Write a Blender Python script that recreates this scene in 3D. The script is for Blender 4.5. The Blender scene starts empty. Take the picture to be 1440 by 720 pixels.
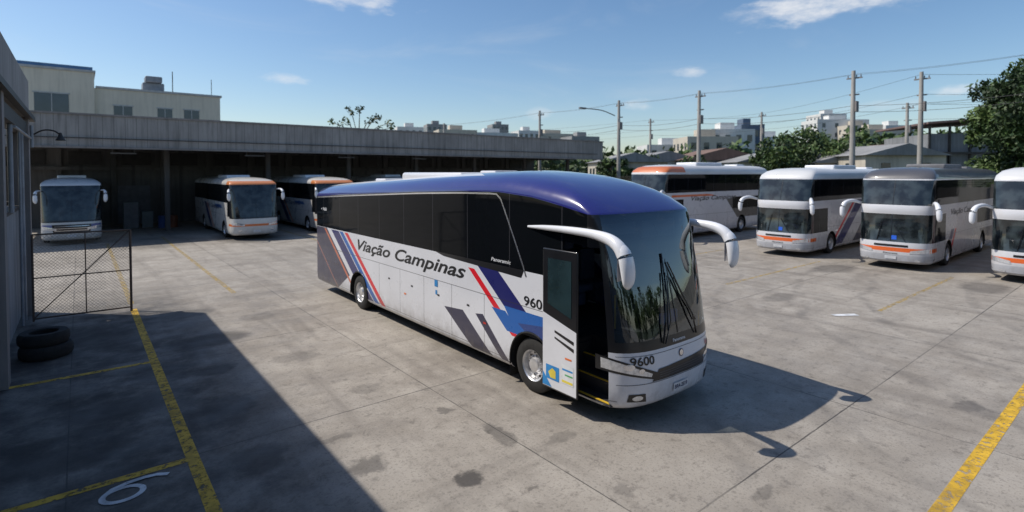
import bpy, bmesh, math, random
from mathutils import Vector, Matrix, noise as mnoise
random.seed(7)
sc = bpy.context.scene
COL = sc.collection
R = math.radians

# ------------------------------------------------------------------ node helpers
def newmat(name):
    m = bpy.data.materials.new(name); m.use_nodes = True
    nt = m.node_tree
    b = nt.nodes['Principled BSDF']
    return m, nt, b
def setin(nt, sock, v):
    if isinstance(v, bpy.types.NodeSocket): nt.links.new(v, sock)
    else:
        if isinstance(v, (tuple, list)) and len(v) == 3 and sock.type == 'RGBA': v = (*v, 1)
        sock.default_value = v
def M(nt, op, *a):
    n = nt.nodes.new('ShaderNodeMath'); n.operation = op
    for i, v in enumerate(a): setin(nt, n.inputs[i], v)
    return n.outputs[0]
def MIX(nt, f, a, b, blend='MIX'):
    n = nt.nodes.new('ShaderNodeMix'); n.data_type = 'RGBA'; n.blend_type = blend
    setin(nt, n.inputs[0], f); setin(nt, n.inputs[6], a); setin(nt, n.inputs[7], b)
    return n.outputs[2]
def NOISE(nt, vec, scale, detail=4, rough=.55, dist=0.0):
    n = nt.nodes.new('ShaderNodeTexNoise')
    n.inputs['Scale'].default_value = scale; n.inputs['Detail'].default_value = detail
    n.inputs['Roughness'].default_value = rough; n.inputs['Distortion'].default_value = dist
    if vec is not None: nt.links.new(vec, n.inputs['Vector'])
    return n.outputs[0]
def RNG(nt, v, lo, hi, a=0., b=1.):
    n = nt.nodes.new('ShaderNodeMapRange'); n.interpolation_type = 'SMOOTHSTEP'
    setin(nt, n.inputs[0], v)
    for i, q in enumerate((lo, hi, a, b)): n.inputs[i+1].default_value = q
    return n.outputs[0]
def OBJ(nt):
    return nt.nodes.new('ShaderNodeTexCoord').outputs['Object']
def SEP(nt, v):
    n = nt.nodes.new('ShaderNodeSeparateXYZ'); nt.links.new(v, n.inputs[0]); return n.outputs
def MAP(nt, v, scale=(1, 1, 1), rot=(0, 0, 0)):
    n = nt.nodes.new('ShaderNodeMapping'); nt.links.new(v, n.inputs[0])
    n.inputs['Scale'].default_value = scale; n.inputs['Rotation'].default_value = rot
    return n.outputs[0]
def BUMP(nt, b, h, strength=.3, dist=.02):
    n = nt.nodes.new('ShaderNodeBump'); n.inputs['Strength'].default_value = strength
    n.inputs['Distance'].default_value = dist
    nt.links.new(h, n.inputs['Height']); nt.links.new(n.outputs[0], b.inputs['Normal'])

def simple(name, col, rough=.6, metal=0., coat=0., var=.25, scale=3., bump=0.):
    m, nt, b = newmat(name)
    o = OBJ(nt)
    f = RNG(nt, NOISE(nt, o, scale, 5, .6), .3, .7)
    dark = tuple(c*(1-var) for c in col)
    setin(nt, b.inputs['Base Color'], MIX(nt, f, dark, col))
    b.inputs['Roughness'].default_value = rough; b.inputs['Metallic'].default_value = metal
    b.inputs['Coat Weight'].default_value = coat; b.inputs['Coat Roughness'].default_value = .04
    if bump: BUMP(nt, b, NOISE(nt, o, scale*8, 4), bump)
    return m

def weathered(name, col, rough=.85, streak=.5, rib=0., ribaxis=0, var=.3):
    m, nt, b = newmat(name); o = OBJ(nt)
    big = RNG(nt, NOISE(nt, o, .35, 5, .6), .3, .7)
    st = RNG(nt, NOISE(nt, MAP(nt, o, (2.5, 2.5, .18)), 1.6, 6, .65), .42, .72)
    c = MIX(nt, big, tuple(x*(1-var) for x in col), col)
    c = MIX(nt, M(nt, 'MULTIPLY', st, streak), c, tuple(x*.3 for x in col))
    if rib:
        s = SEP(nt, o)[ribaxis]
        fr = M(nt, 'FRACT', M(nt, 'DIVIDE', s, rib))
        line = M(nt, 'LESS_THAN', fr, .07)
        c = MIX(nt, M(nt, 'MULTIPLY', line, .65), c, tuple(x*.35 for x in col))
        pid = M(nt, 'FLOOR', M(nt, 'DIVIDE', s, rib))
        wn = nt.nodes.new('ShaderNodeTexWhiteNoise'); wn.noise_dimensions = '1D'
        nt.links.new(pid, wn.inputs['W'])
        c = MIX(nt, M(nt, 'MULTIPLY', wn.outputs[0], .25), c, tuple(x*.6 for x in col))
    setin(nt, b.inputs['Base Color'], c); b.inputs['Roughness'].default_value = rough
    BUMP(nt, b, NOISE(nt, o, 12, 5), .3)
    return m

# ------------------------------------------------------------------ mesh helpers
def empty(name, loc=(0, 0, 0), rz=0.):
    e = bpy.data.objects.new(name, None); COL.objects.link(e)
    e.location = loc; e.rotation_euler = (0, 0, rz); e.empty_display_size = .3
    return e
def mobj(name, vs, fs, mats, parent=None, mi=None, smooth=False, sharp=35):
    me = bpy.data.meshes.new(name); me.from_pydata([tuple(v) for v in vs], [], fs)
    if not isinstance(mats, (list, tuple)): mats = [mats]
    for m in mats: me.materials.append(m)
    if mi:
        for p, i in zip(me.polygons, mi): p.material_index = i
    if smooth:
        for p in me.polygons: p.use_smooth = True
        me.set_sharp_from_angle(angle=R(sharp))
    me.update()
    o = bpy.data.objects.new(name, me); COL.objects.link(o)
    if parent: o.parent = parent
    return o
def boxes(name, lst, mats, parent=None, bevel=0., mi=None):
    vs, fs, ids = [], [], []
    for k, (x0, x1, y0, y1, z0, z1) in enumerate(lst):
        b = len(vs)
        vs += [(x0,y0,z0),(x1,y0,z0),(x1,y1,z0),(x0,y1,z0),(x0,y0,z1),(x1,y0,z1),(x1,y1,z1),(x0,y1,z1)]
        fs += [tuple(b+i for i in f) for f in ((0,3,2,1),(4,5,6,7),(0,1,5,4),(1,2,6,5),(2,3,7,6),(3,0,4,7))]
        ids += [mi[k] if mi else 0]*6
    o = mobj(name, vs, fs, mats, parent, ids)
    if bevel:
        md = o.modifiers.new('b', 'BEVEL'); md.width = bevel; md.segments = 3; md.limit_method = 'ANGLE'
        for p in o.data.polygons: p.use_smooth = True
        o.data.set_sharp_from_angle(angle=R(60))
    return o
def sweep_data(path, radii, n=12, cap=True):
    vs, fs = [], []
    pts = [Vector(p) for p in path]
    up0 = Vector((0, 0, 1))
    for i, p in enumerate(pts):
        t = (pts[min(i+1, len(pts)-1)] - pts[max(i-1, 0)]).normalized()
        u = up0 if abs(t.dot(up0)) < .95 else Vector((0, 1, 0))
        s = t.cross(u).normalized(); w = s.cross(t).normalized()
        r = radii[i] if isinstance(radii, (list, tuple)) else radii
        ra, rb = r if isinstance(r, (list, tuple)) else (r, r)
        for k in range(n):
            a = 2*math.pi*k/n
            vs.append(p + s*math.cos(a)*ra + w*math.sin(a)*rb)
    for i in range(len(pts)-1):
        for k in range(n):
            fs.append((i*n+k, (i+1)*n+k, (i+1)*n+(k+1) % n, i*n+(k+1) % n))
    if cap:
        fs.append(tuple(range(n))); fs.append(tuple(reversed(range((len(pts)-1)*n, len(pts)*n))))
    return vs, fs
def smoothpath(pts, vals, sub=6):
    P = [Vector(p) for p in pts]; out, ov = [], []
    V = [Vector(v if isinstance(v, (list, tuple)) else (v, v)) for v in vals]
    def cr(a, b, c, d, t):
        return .5*((2*b)+(c-a)*t+(2*a-5*b+4*c-d)*t*t+(3*b-a-3*c+d)*t**3)
    for i in range(len(P)-1):
        a, b, c, d = P[max(i-1, 0)], P[i], P[i+1], P[min(i+2, len(P)-1)]
        va, vb, vc, vd = V[max(i-1, 0)], V[i], V[i+1], V[min(i+2, len(P)-1)]
        for k in range(sub):
            out.append(cr(a, b, c, d, k/sub)); ov.append(tuple(cr(va, vb, vc, vd, k/sub)))
    out.append(P[-1]); ov.append(tuple(V[-1]))
    return out, ov
def sweep(name, path, radii, mat, parent=None, n=12, sub=0):
    if sub:
        path, radii = smoothpath(path, radii if isinstance(radii, (list, tuple)) else [radii]*len(path), sub)
    v, f = sweep_data(path, radii, n)
    return mobj(name, v, f, mat, parent, smooth=True, sharp=50)
def multi_sweep(name, items, mat, parent=None, n=6):
    vs, fs = [], []
    for path, rad in items:
        v, f = sweep_data(path, rad, n); b = len(vs)
        vs += v; fs += [tuple(b+i for i in q) for q in f]
    return mobj(name, vs, fs, mat, parent, smooth=True, sharp=50)
def lathe(name, prof, mats, ids, parent, center, side, n=40):
    vs, fs, mi = [], [], []
    for (a, r) in prof:
        for k in range(n):
            t = 2*math.pi*k/n
            vs.append((center[0]+side*a, center[1]+r*math.cos(t), center[2]+r*math.sin(t)))
    for i in range(len(prof)-1):
        for k in range(n):
            q = (i*n+k, i*n+(k+1) % n, (i+1)*n+(k+1) % n, (i+1)*n+k)
            fs.append(q if side < 0 else tuple(reversed(q))); mi.append(ids[i])
    return mobj(name, vs, fs, mats, parent, mi, smooth=True, sharp=40)

# ------------------------------------------------------------------ materials
BLACKGLASS, nt, b = newmat('tinted_glass'); o = OBJ(nt); s = SEP(nt, o)
fr = M(nt, 'FRACT', M(nt, 'DIVIDE', s[1], 1.42)); ln = M(nt, 'LESS_THAN', fr, .014)
setin(nt, b.inputs['Base Color'], MIX(nt, ln, MIX(nt, NOISE(nt, o, .8, 3), (.003, .004, .005), (.006, .007, .009)), (.035, .035, .04)))
b.inputs['Roughness'].default_value = .05; b.inputs['IOR'].default_value = 1.17
BUMP(nt, b, NOISE(nt, o, .9, 2), .08, .05)

BLACK = simple('black_trim', (.010, .010, .012), .28, 0, .2, .2)
RUBBER = simple('tire_rubber', (.022, .021, .02), .85, 0, 0, .4, 9, .2)
ALLOY = simple('alloy_rim', (.72, .72, .73), .3, .75, 0, .15, 8)
CHROME = simple('bright_trim', (.75, .75, .78), .2, .9, 0, .1)
WHITEPL = simple('white_plastic', (.74, .75, .78), .3, 0, .5, .08)
DARKIN = simple('dark_interior', (.03, .03, .034), .8)
GREYIN = simple('grey_interior', (.16, .16, .17), .7)
SEATM = simple('seat_fabric', (.09, .1, .16), .9)
YELLOWEDGE = simple('step_edge_yellow', (.7, .45, .03), .6)
BLUEBAG = simple('blue_plastic', (.02, .12, .65), .4)
LENS = simple('headlight_lens', (.7, .72, .76), .08, .6, 1., .3, 14)
ORANGE = simple('orange_paint', (.75, .17, .03), .35, 0, .5, .1)
UNDER = simple('underbody_dark', (.012, .012, .012), .9)
PLATE = simple('plate_white', (.7, .71, .74), .4)
NAVYTXT = simple('navy_lettering', (.02, .025, .09), .35)
BLKTXT = simple('black_lettering', (.01, .01, .012), .35)
STK = [simple('sticker_blue', (.03, .25, .6), .4), simple('sticker_yellow', (.75, .6, .08), .4),
       simple('sticker_white', (.7, .72, .74), .4), simple('sticker_green', (.1, .4, .15), .4)]

WSH, nt, b = newmat('windshield_glass')
nt.nodes.remove(b)
tr = nt.nodes.new('ShaderNodeBsdfTransparent'); tr.inputs[0].default_value = (.36, .42, .44, 1)
gl = nt.nodes.new('ShaderNodeBsdfGlossy'); gl.inputs['Roughness'].default_value = .02
gl.inputs[0].default_value = (.9, .96, 1, 1)
fn = nt.nodes.new('ShaderNodeFresnel'); fn.inputs[0].default_value = 1.6
fac = M(nt, 'ADD', M(nt, 'MULTIPLY', fn.outputs[0], 1.2), .07)
mx = nt.nodes.new('ShaderNodeMixShader'); nt.links.new(fac, mx.inputs[0])
nt.links.new(tr.outputs[0], mx.inputs[1]); nt.links.new(gl.outputs[0], mx.inputs[2])
nt.links.new(mx.outputs[0], nt.nodes['Material Output'].inputs[0])

DGLASS, nt, b = newmat('dark_windshield'); o = OBJ(nt)
setin(nt, b.inputs['Base Color'], MIX(nt, RNG(nt, NOISE(nt, o, 2.2, 3), .35, .65), (.010, .013, .015), (.04, .052, .056)))
b.inputs['Roughness'].default_value = .05; b.inputs['IOR'].default_value = 1.65

def polymask(nt, Y, Z, pts):
    cx = sum(p[0] for p in pts)/len(pts); cz = sum(p[1] for p in pts)/len(pts)
    acc = None
    for i in range(len(pts)):
        a, b2 = pts[i], pts[(i+1) % len(pts)]
        nx, nz = -(b2[1]-a[1]), (b2[0]-a[0]); c = nx*a[0]+nz*a[1]
        if nx*cx+nz*cz < c: nx, nz, c = -nx, -nz, -c
        v = M(nt, 'GREATER_THAN', M(nt, 'ADD', M(nt, 'MULTIPLY', Y, nx), M(nt, 'MULTIPLY', Z, nz)), c)
        acc = v if acc is None else M(nt, 'MULTIPLY', acc, v)
    return acc
def livery(name, base, polys=(), frontbands=(), wlim=1.2, seams=None, rough=.28, lowdirt=True, coat=.5):
    m, nt, b = newmat(name); o = OBJ(nt); X, Y, Z = SEP(nt, o)
    c = MIX(nt, RNG(nt, NOISE(nt, o, .7, 4), .3, .7), tuple(q*.93 for q in base), base)
    side = M(nt, 'GREATER_THAN', M(nt, 'ABSOLUTE', X), wlim)
    for pts, colr in polys:
        c = MIX(nt, M(nt, 'MULTIPLY', polymask(nt, Y, Z, pts), side), c, colr)
    for z0, z1, ym, colr in frontbands:
        k = M(nt, 'MULTIPLY', M(nt, 'GREATER_THAN', Z, z0), M(nt, 'LESS_THAN', Z, z1))
        c = MIX(nt, M(nt, 'MULTIPLY', k, M(nt, 'LESS_THAN', Y, ym)), c, colr)
    if seams:
        y0, y1, z0, z1, step = seams
        fr = M(nt, 'FRACT', M(nt, 'DIVIDE', Y, step))
        l1 = M(nt, 'LESS_THAN', fr, .016/step)
        l1 = M(nt, 'MULTIPLY', l1, M(nt, 'MULTIPLY', M(nt, 'GREATER_THAN', Y, y0), M(nt, 'LESS_THAN', Y, y1)))
        l1 = M(nt, 'MULTIPLY', l1, M(nt, 'MULTIPLY', M(nt, 'GREATER_THAN', Z, z0), M(nt, 'LESS_THAN', Z, z1)))
        hz = M(nt, 'LESS_THAN', M(nt, 'ABSOLUTE', M(nt, 'SUBTRACT', Z, z1)), .008)
        hz2 = M(nt, 'LESS_THAN', M(nt, 'ABSOLUTE', M(nt, 'SUBTRACT', Z, z0+.02)), .007)
        l = M(nt, 'MULTIPLY', M(nt, 'MAXIMUM', l1, M(nt, 'MAXIMUM', hz, hz2)), side)
        c = MIX(nt, M(nt, 'MULTIPLY', l, .72), c, (.03, .03, .035))
    if lowdirt:
        d = M(nt, 'MULTIPLY', RNG(nt, Z, 1.0, .3), RNG(nt, NOISE(nt, o, 3, 5, .65), .3, .75))
        c = MIX(nt, M(nt, 'MULTIPLY', d, .5), c, (.16, .14, .12))
    setin(nt, b.inputs['Base Color'], c)
    setin(nt, b.inputs['Roughness'], RNG(nt, NOISE(nt, o, 2, 4), .2, .8, rough-.06, rough+.12))
    b.inputs['Coat Weight'].default_value = coat; b.inputs['Coat Roughness'].default_value = .05
    b.inputs['IOR'].default_value = 1.4
    BUMP(nt, b, NOISE(nt, o, 1.3, 2), .05, .03)
    return m

# ------------------------------------------------------------------ bus body generator
TH = [90, 80, 70, 61, 53, 45, 36, 27, 18, 9]
THETA = TH + [0] + [-t for t in reversed(TH)]
NE = 3.0
class Shape: pass
def make_shape(levels, L, S0, st, rise=None):
    s = Shape(); s.levels = levels; s.L = L; s.S0 = S0; s.st = st; s.rise = rise or (lambda y: 0.)
    return s
def zmap(s, z, y):
    w = min(1, max(0, (z-2.3)/.85)); w = w*w*(3-2*w)
    return z + s.rise(y)*w
def loop(s, lv):
    z, w, yf, S, yr = lv
    pts = [(-(w-min(.2, w*.5)), yr, ('B', 0)), (-w, yr-.16, ('L', s.L))]
    Lr = s.L-.16
    side = []
    for y in s.st:
        yy = S+(y-s.S0)/(Lr-s.S0)*(yr-.16-S)
        side.append((yy, y))
    for yy, y in reversed(side): pts.append((-w, yy, ('L', y)))
    D = S-yf
    for t in THETA:
        a = R(t)
        x = -math.copysign(abs(math.sin(a))**(2/NE), a)*w if t else 0.
        y = yf + D*(1-abs(math.cos(a))**(2/NE)) if abs(t) < 90 else S
        pts.append((x, y, ('F', t)))
    for yy, y in side: pts.append((w, yy, ('R', y)))
    pts += [(w, yr-.16, ('R', s.L)), (w-min(.2, w*.5), yr, ('B', 0))]
    return [((x, y, zmap(s, z, y)), tag) for x, y, tag in pts]
def front_y(s, x, z):
    lv = s.levels
    for a, b2 in zip(lv, lv[1:]):
        if a[0] <= z <= b2[0]:
            t = (z-a[0])/(b2[0]-a[0]); w = a[1]+(b2[1]-a[1])*t; yf = a[2]+(b2[2]-a[2])*t; S = a[3]+(b2[3]-a[3])*t
            q = min(1, abs(x)/w)
            return yf+(S-yf)*(1-(1-q**NE)**(1/NE))
    return lv[0][2]
def build_body(name, s, mats, matfn, parent, cutters, dele=None):
    loops = [loop(s, lv) for lv in s.levels]
    N = len(loops[0]); vs, fs, mi = [], [], []
    for lp in loops: vs += [p for p, t in lp]
    tags = [t for p, t in loops[0]]
    for k in range(len(loops)-1):
        for i in range(N):
            j = (i+1) % N
            fs.append((k*N+i, k*N+j, (k+1)*N+j, (k+1)*N+i))
            mi.append(matfn(k, s.levels[k][0], tags[i], tags[j]))
    top = (len(loops)-1)*N; m = (N-1)//2
    for i in range(m):
        q = (i, i+1, N-2-i, N-1-i) if i+1 != m else (i, m, N-1-i)
        fs.append(tuple(top+a for a in q)); mi.append(matfn(len(loops)-1, s.levels[-1][0]+.1, tags[i], tags[i+1]))
        fs.append(tuple(reversed(q))); mi.append(matfn(-1, 0, tags[i], tags[i+1]))
    o = mobj(name, vs, fs, mats, None, mi)
    cv, cf = [], []
    n = 40
    for (x0, x1, y, z, r) in cutters:
        b0 = len(cv)
        for x in (x0, x1):
            for k in range(n):
                a = 2*math.pi*k/n; cv.append((x, y+r*math.cos(a), z+r*math.sin(a)))
        for k in range(n):
            cf.append((b0+k, b0+(k+1) % n, b0+n+(k+1) % n, b0+n+k))
        cf.append(tuple(b0+k for k in reversed(range(n)))); cf.append(tuple(b0+n+k for k in range(n)))
    c = mobj('cut', cv, cf, mats)
    bm = bmesh.new(); bm.from_mesh(c.data); bmesh.ops.recalc_face_normals(bm, faces=bm.faces); bm.to_mesh(c.data); bm.free()
    for p in c.data.polygons: p.material_index = len(mats)-1
    md = o.modifiers.new('bool', 'BOOLEAN'); md.object = c; md.operation = 'DIFFERENCE'; md.solver = 'EXACT'
    dg = bpy.context.evaluated_depsgraph_get(); dg.update()
    me = bpy.data.meshes.new_from_object(o.evaluated_get(dg))
    o.modifiers.clear(); o.data = me
    bpy.data.objects.remove(c)
    if dele is not None:
        bm = bmesh.new(); bm.from_mesh(me)
        bmesh.ops.delete(bm, geom=[f for f in bm.faces if f.material_index == dele], context='FACES')
        bm.to_mesh(me); bm.free()
    for p in me.polygons: p.use_smooth = True
    me.set_sharp_from_angle(angle=R(32))
    o.parent = parent
    return o
def fpatch(name, s, c, mat, parent, off=.008, nx=14, nz=4, thick=0.):
    vs, fs = [], []
    for j in range(nz+1):
        for i in range(nx+1):
            u, v = i/nx, j/nz
            x = (c[0][0]*(1-u)+c[1][0]*u)*(1-v)+(c[3][0]*(1-u)+c[2][0]*u)*v
            z = (c[0][1]*(1-u)+c[1][1]*u)*(1-v)+(c[3][1]*(1-u)+c[2][1]*u)*v
            vs.append((x, front_y(s, x, z)-off, z))
    for j in range(nz):
        for i in range(nx):
            a = j*(nx+1)+i; fs.append((a, a+1, a+nx+2, a+nx+1))
    return mobj(name, vs, fs, mat, parent, smooth=True)
def fellipse(name, s, cx, cz, rx, rz, mat, parent, off=.01, n=20):
    vs = [(cx, front_y(s, cx, cz)-off-.006, cz)]; fs = []
    for k in range(n):
        a = 2*math.pi*k/n; x = cx+rx*math.cos(a); z = cz+rz*math.sin(a)
        vs.append((x, front_y(s, x, z)-off, z))
    for k in range(n): fs.append((0, 1+k, 1+(k+1) % n))
    return mobj(name, vs, fs, mat, parent, smooth=True)
def text_verts(txt, shear=0.):
    cu = bpy.data.curves.new('t', 'FONT'); cu.body = txt; cu.shear = shear; cu.resolution_u = 4
    cu.offset = .016
    o = bpy.data.objects.new('t', cu); COL.objects.link(o)
    dg = bpy.context.evaluated_depsgraph_get(); dg.update()
    me = bpy.data.meshes.new_from_object(o.evaluated_get(dg))
    vs = [v.co.copy() for v in me.vertices]; fs = [tuple(p.vertices) for p in me.polygons]
    bpy.data.objects.remove(o); bpy.data.meshes.remove(me)
    x0 = min(v.x for v in vs); x1 = max(v.x for v in vs)
    return [(v.x-x0, v.y) for v in vs], fs, x1-x0
def side_text(name, txt, w, y_left, z, height, length, mat, parent, side=-1, shear=.25):
    vs, fs, W = text_verts(txt, shear); kx = length/W; kz = height/.7
    out = [(side*(w+.005), y_left+side*x*kx, z+y*kz) for x, y in vs]
    return mobj(name, out, fs, mat, parent)
def front_text(name, txt, s, xc, z, height, length, mat, parent):
    vs, fs, W = text_verts(txt); kx = length/W; kz = height/.7
    out = []
    for x, y in vs:
        X = xc-length/2+x*kx; Z = z+y*kz
        out.append((X, front_y(s, X, Z)-.009, Z))
    return mobj(name, out, fs, mat, parent)

def wheel(parent, name, x, y, side, r=.5, front=True):
    k = r/.5
    tire = [(-.16, .29), (-.15, .42), (-.12, .485), (-.08, .5), (.08, .5), (.12, .485), (.15, .42), (.155, .34), (.145, .285),
            (.13, .278), (.12, .262), (.03, .245), (.02, .20), (.035, .15), (.09, .135), (.12, .12), (.13, .07), (.13, .0)]
    ids = [0]*8 + [1]*9
    prof = [(a, rr*k) for a, rr in tire]
    lathe(name, prof, [RUBBER, ALLOY], ids, parent, (x, y, r), side)
    vs, fs, mi = [], [], []
    for h in range(10):
        t = 2*math.pi*h/10; cy, cz = y+.212*k*math.cos(t), r+.212*k*math.sin(t); b0 = len(vs)
        for q in range(10):
            a = 2*math.pi*q/10; vs.append((x+side*.034, cy+.024*math.cos(a), cz+.024*math.sin(a)))
        fs.append(tuple(range(b0, b0+10))); mi.append(0)
    for h in range(10):
        t = 2*math.pi*(h+.5)/10; cy, cz = y+.165*k*math.cos(t), r+.165*k*math.sin(t); b0 = len(vs)
        for xx, rr in ((.02, .016), (.075, .014), (.085, .006)):
            for q in range(6):
                a = 2*math.pi*q/6; vs.append((x+side*xx, cy+rr*math.cos(a), cz+rr*math.sin(a)))
        for l in range(2):
            for q in range(6): fs.append((b0+l*6+q, b0+l*6+(q+1) % 6, b0+l*6+6+(q+1) % 6, b0+l*6+6+q)); mi.append(1)
        fs.append(tuple(range(b0+12, b0+18))); mi.append(1)
    mobj(name+'_bolts', vs, fs, [BLACK, CHROME], parent, mi)
def interp(tab):
    def f(y):
        if y <= tab[0][0]: return tab[0][1]
        for a, b2 in zip(tab, tab[1:]):
            if y <= b2[0]:
                t = (y-a[0])/(b2[0]-a[0]); t = t*t*(3-2*t) if abs(a[1]-b2[1]) > .2 else t
                return a[1]+(b2[1]-a[1])*t
        return tab[-1][1]
    return f

# ------------------------------------------------------------------ MAIN COACH
W = 1.33; LEN = 13.6
riseA = interp([(.85, .13), (1.5, .25), (2.2, .36), (3.2, .43), (4.5, .41), (6.5, .34), (10.1, .17), (13.5, 0)])
LV = [(.30, 1.24, .14, .85, 13.5), (.36, 1.30, .05, .85, 13.56), (.42, 1.32, .02, .85, 13.6), (.62, W, 0., .85, LEN), (.95, W, 0., .85, LEN), (1.2, W, .03, .85, LEN),
      (1.27, W, .04, .85, LEN), (1.36, W, .06, .85, LEN), (1.7, W, .12, .85, LEN), (2.18, W, .23, .85, LEN), (2.2, W, .235, .85, LEN), (2.5, W, .32, .85, LEN),
      (2.74, W, .40, .85, LEN), (2.95, W, .48, .85, LEN), (3.14, W, .57, .85, LEN), (3.2, W-.004, .61, .86, LEN),
      (3.235, 1.322, .65, .92, LEN-.01), (3.30, 1.295, .74, 1.05, LEN-.03), (3.38, 1.235, .88, 1.25, LEN-.07), (3.46, 1.13, 1.1, 1.6, LEN-.15),
      (3.53, .96, 1.4, 2.1, LEN-.3), (3.58, .72, 1.8, 2.7, LEN-.5), (3.61, .45, 2.3, 3.3, LEN-.8), (3.62, .2, 2.8, 3.8, LEN-1.1)]
ST = [1.1, 1.4, 1.8, 2.2, 2.7, 3.2, 3.7, 4.5, 5.5, 6.5, 7.5, 8.5, 9.3, 10.1, 11, 12, 12.9]
shA = make_shape(LV, LEN, .85, ST, riseA)
navy, red, lblue, slate = (.012, .014, .115), (.62, .008, .02), (.006, .10, .38), (.028, .027, .062)
def stripe(yt, wt, zt=2.17, zb=.40, slope=1.45):
    d = (zt-zb)*slope
    return [(yt, zt), (yt-wt, zt), (yt-wt-d, zb), (yt-d, zb)]
def strf(ya, yb, zt, zb, slope=1.33):
    d = (zt-zb)*slope
    return [(ya, zt), (yb, zt), (yb-d, zb), (ya-d, zb)]
polysA = [([(13.7, 2.19), (12.5, 2.19), (10.6, .9), (11.6, .35), (13.7, .35)], slate), (stripe(12.75, .16), (.5, .14, .07)), (stripe(14.2, .08), (.3, .12, .1)), (stripe(12.1, .62), navy), (stripe(11.42, .30), lblue), (stripe(11.0, .27), red),
          (strf(4.24, 4.02, 2.02, .92), red), (strf(3.95, 3.28, 2.14, .98), navy), (strf(3.02, 1.9, 1.45, .98, .8), lblue),
          (strf(3.42, 2.98, 1.35, .98), lblue), ([(2.6, 1.2), (1.75, 1.3), (1.75, 1.0), (2.2, .98)], (.02, .05, .2)),
          ([(5.2, 1.02), (4.45, 1.08), (3.4, .36), (4.1, .36)], slate), ([(3.98, 1.1), (3.72, 1.14), (2.85, .38), (3.1, .38)], slate)]
PAINT_A = livery('coach_paint_silver', (.66, .67, .71), polysA, seams=(2.9, 9.2, .42, 1.55, 1.22))
BLUEPAINT = livery('coach_paint_blue', (.020, .021, .155), rough=.14, lowdirt=False, coat=1.)
ROOFWHITE = livery('coach_roof_white', (.62, .62, .64), lowdirt=False, rough=.4)

def matA(k, z, t0, t1):
    if k < 0: return 7
    if t0[0] == 'L' and t1[0] == 'F': t1 = ('F', 90)
    isF = t0[0] == 'F' and t1[0] == 'F'
    if z >= 3.2:
        if z >= 3.5 and t0[0] in 'LR' and t1[0] in 'LR' and min(t0[1], t1[1]) >= 3.2: return 5
        return 4
    if isF:
        a, b2 = sorted((t0[1], t1[1]))
        if a >= 70 and .35 < z < 2.74: return 6
        if 1.19 < z:
            if max(abs(a), abs(b2)) <= 61 and z > 1.35 : return 3
            return 2
        return 0
    if t0[0] == 'L' or (t0[0] == 'F' and t0[1] == 90):
        ym = max(t0[1] if t0[0] == 'L' else 0, t1[1] if t1[0] == 'L' else 0)
        if ym <= 1.41 and .35 < z < 2.74: return 6
    if t0[0] in 'LRF' and t1[0] in 'LRF':
        return 1 if z >= 2.19 else 0
    return 1 if 2.19 <= z < 3.1 else 0
bus = empty('coach_bus', (7.66, 5.1, 0))
FWY, RWY = 2.22, 9.93
cut = []
for sd in (-1, 1):
    for y in (FWY, RWY):
        x0, x1 = sorted((sd*.86, sd*1.6)); cut.append((x0, x1, y, .5, .60))
body = build_body('body', shA, [PAINT_A, BLACKGLASS, BLACK, WSH, BLUEPAINT, ROOFWHITE, BLACK, UNDER], matA, bus, cut, dele=6)
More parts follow.
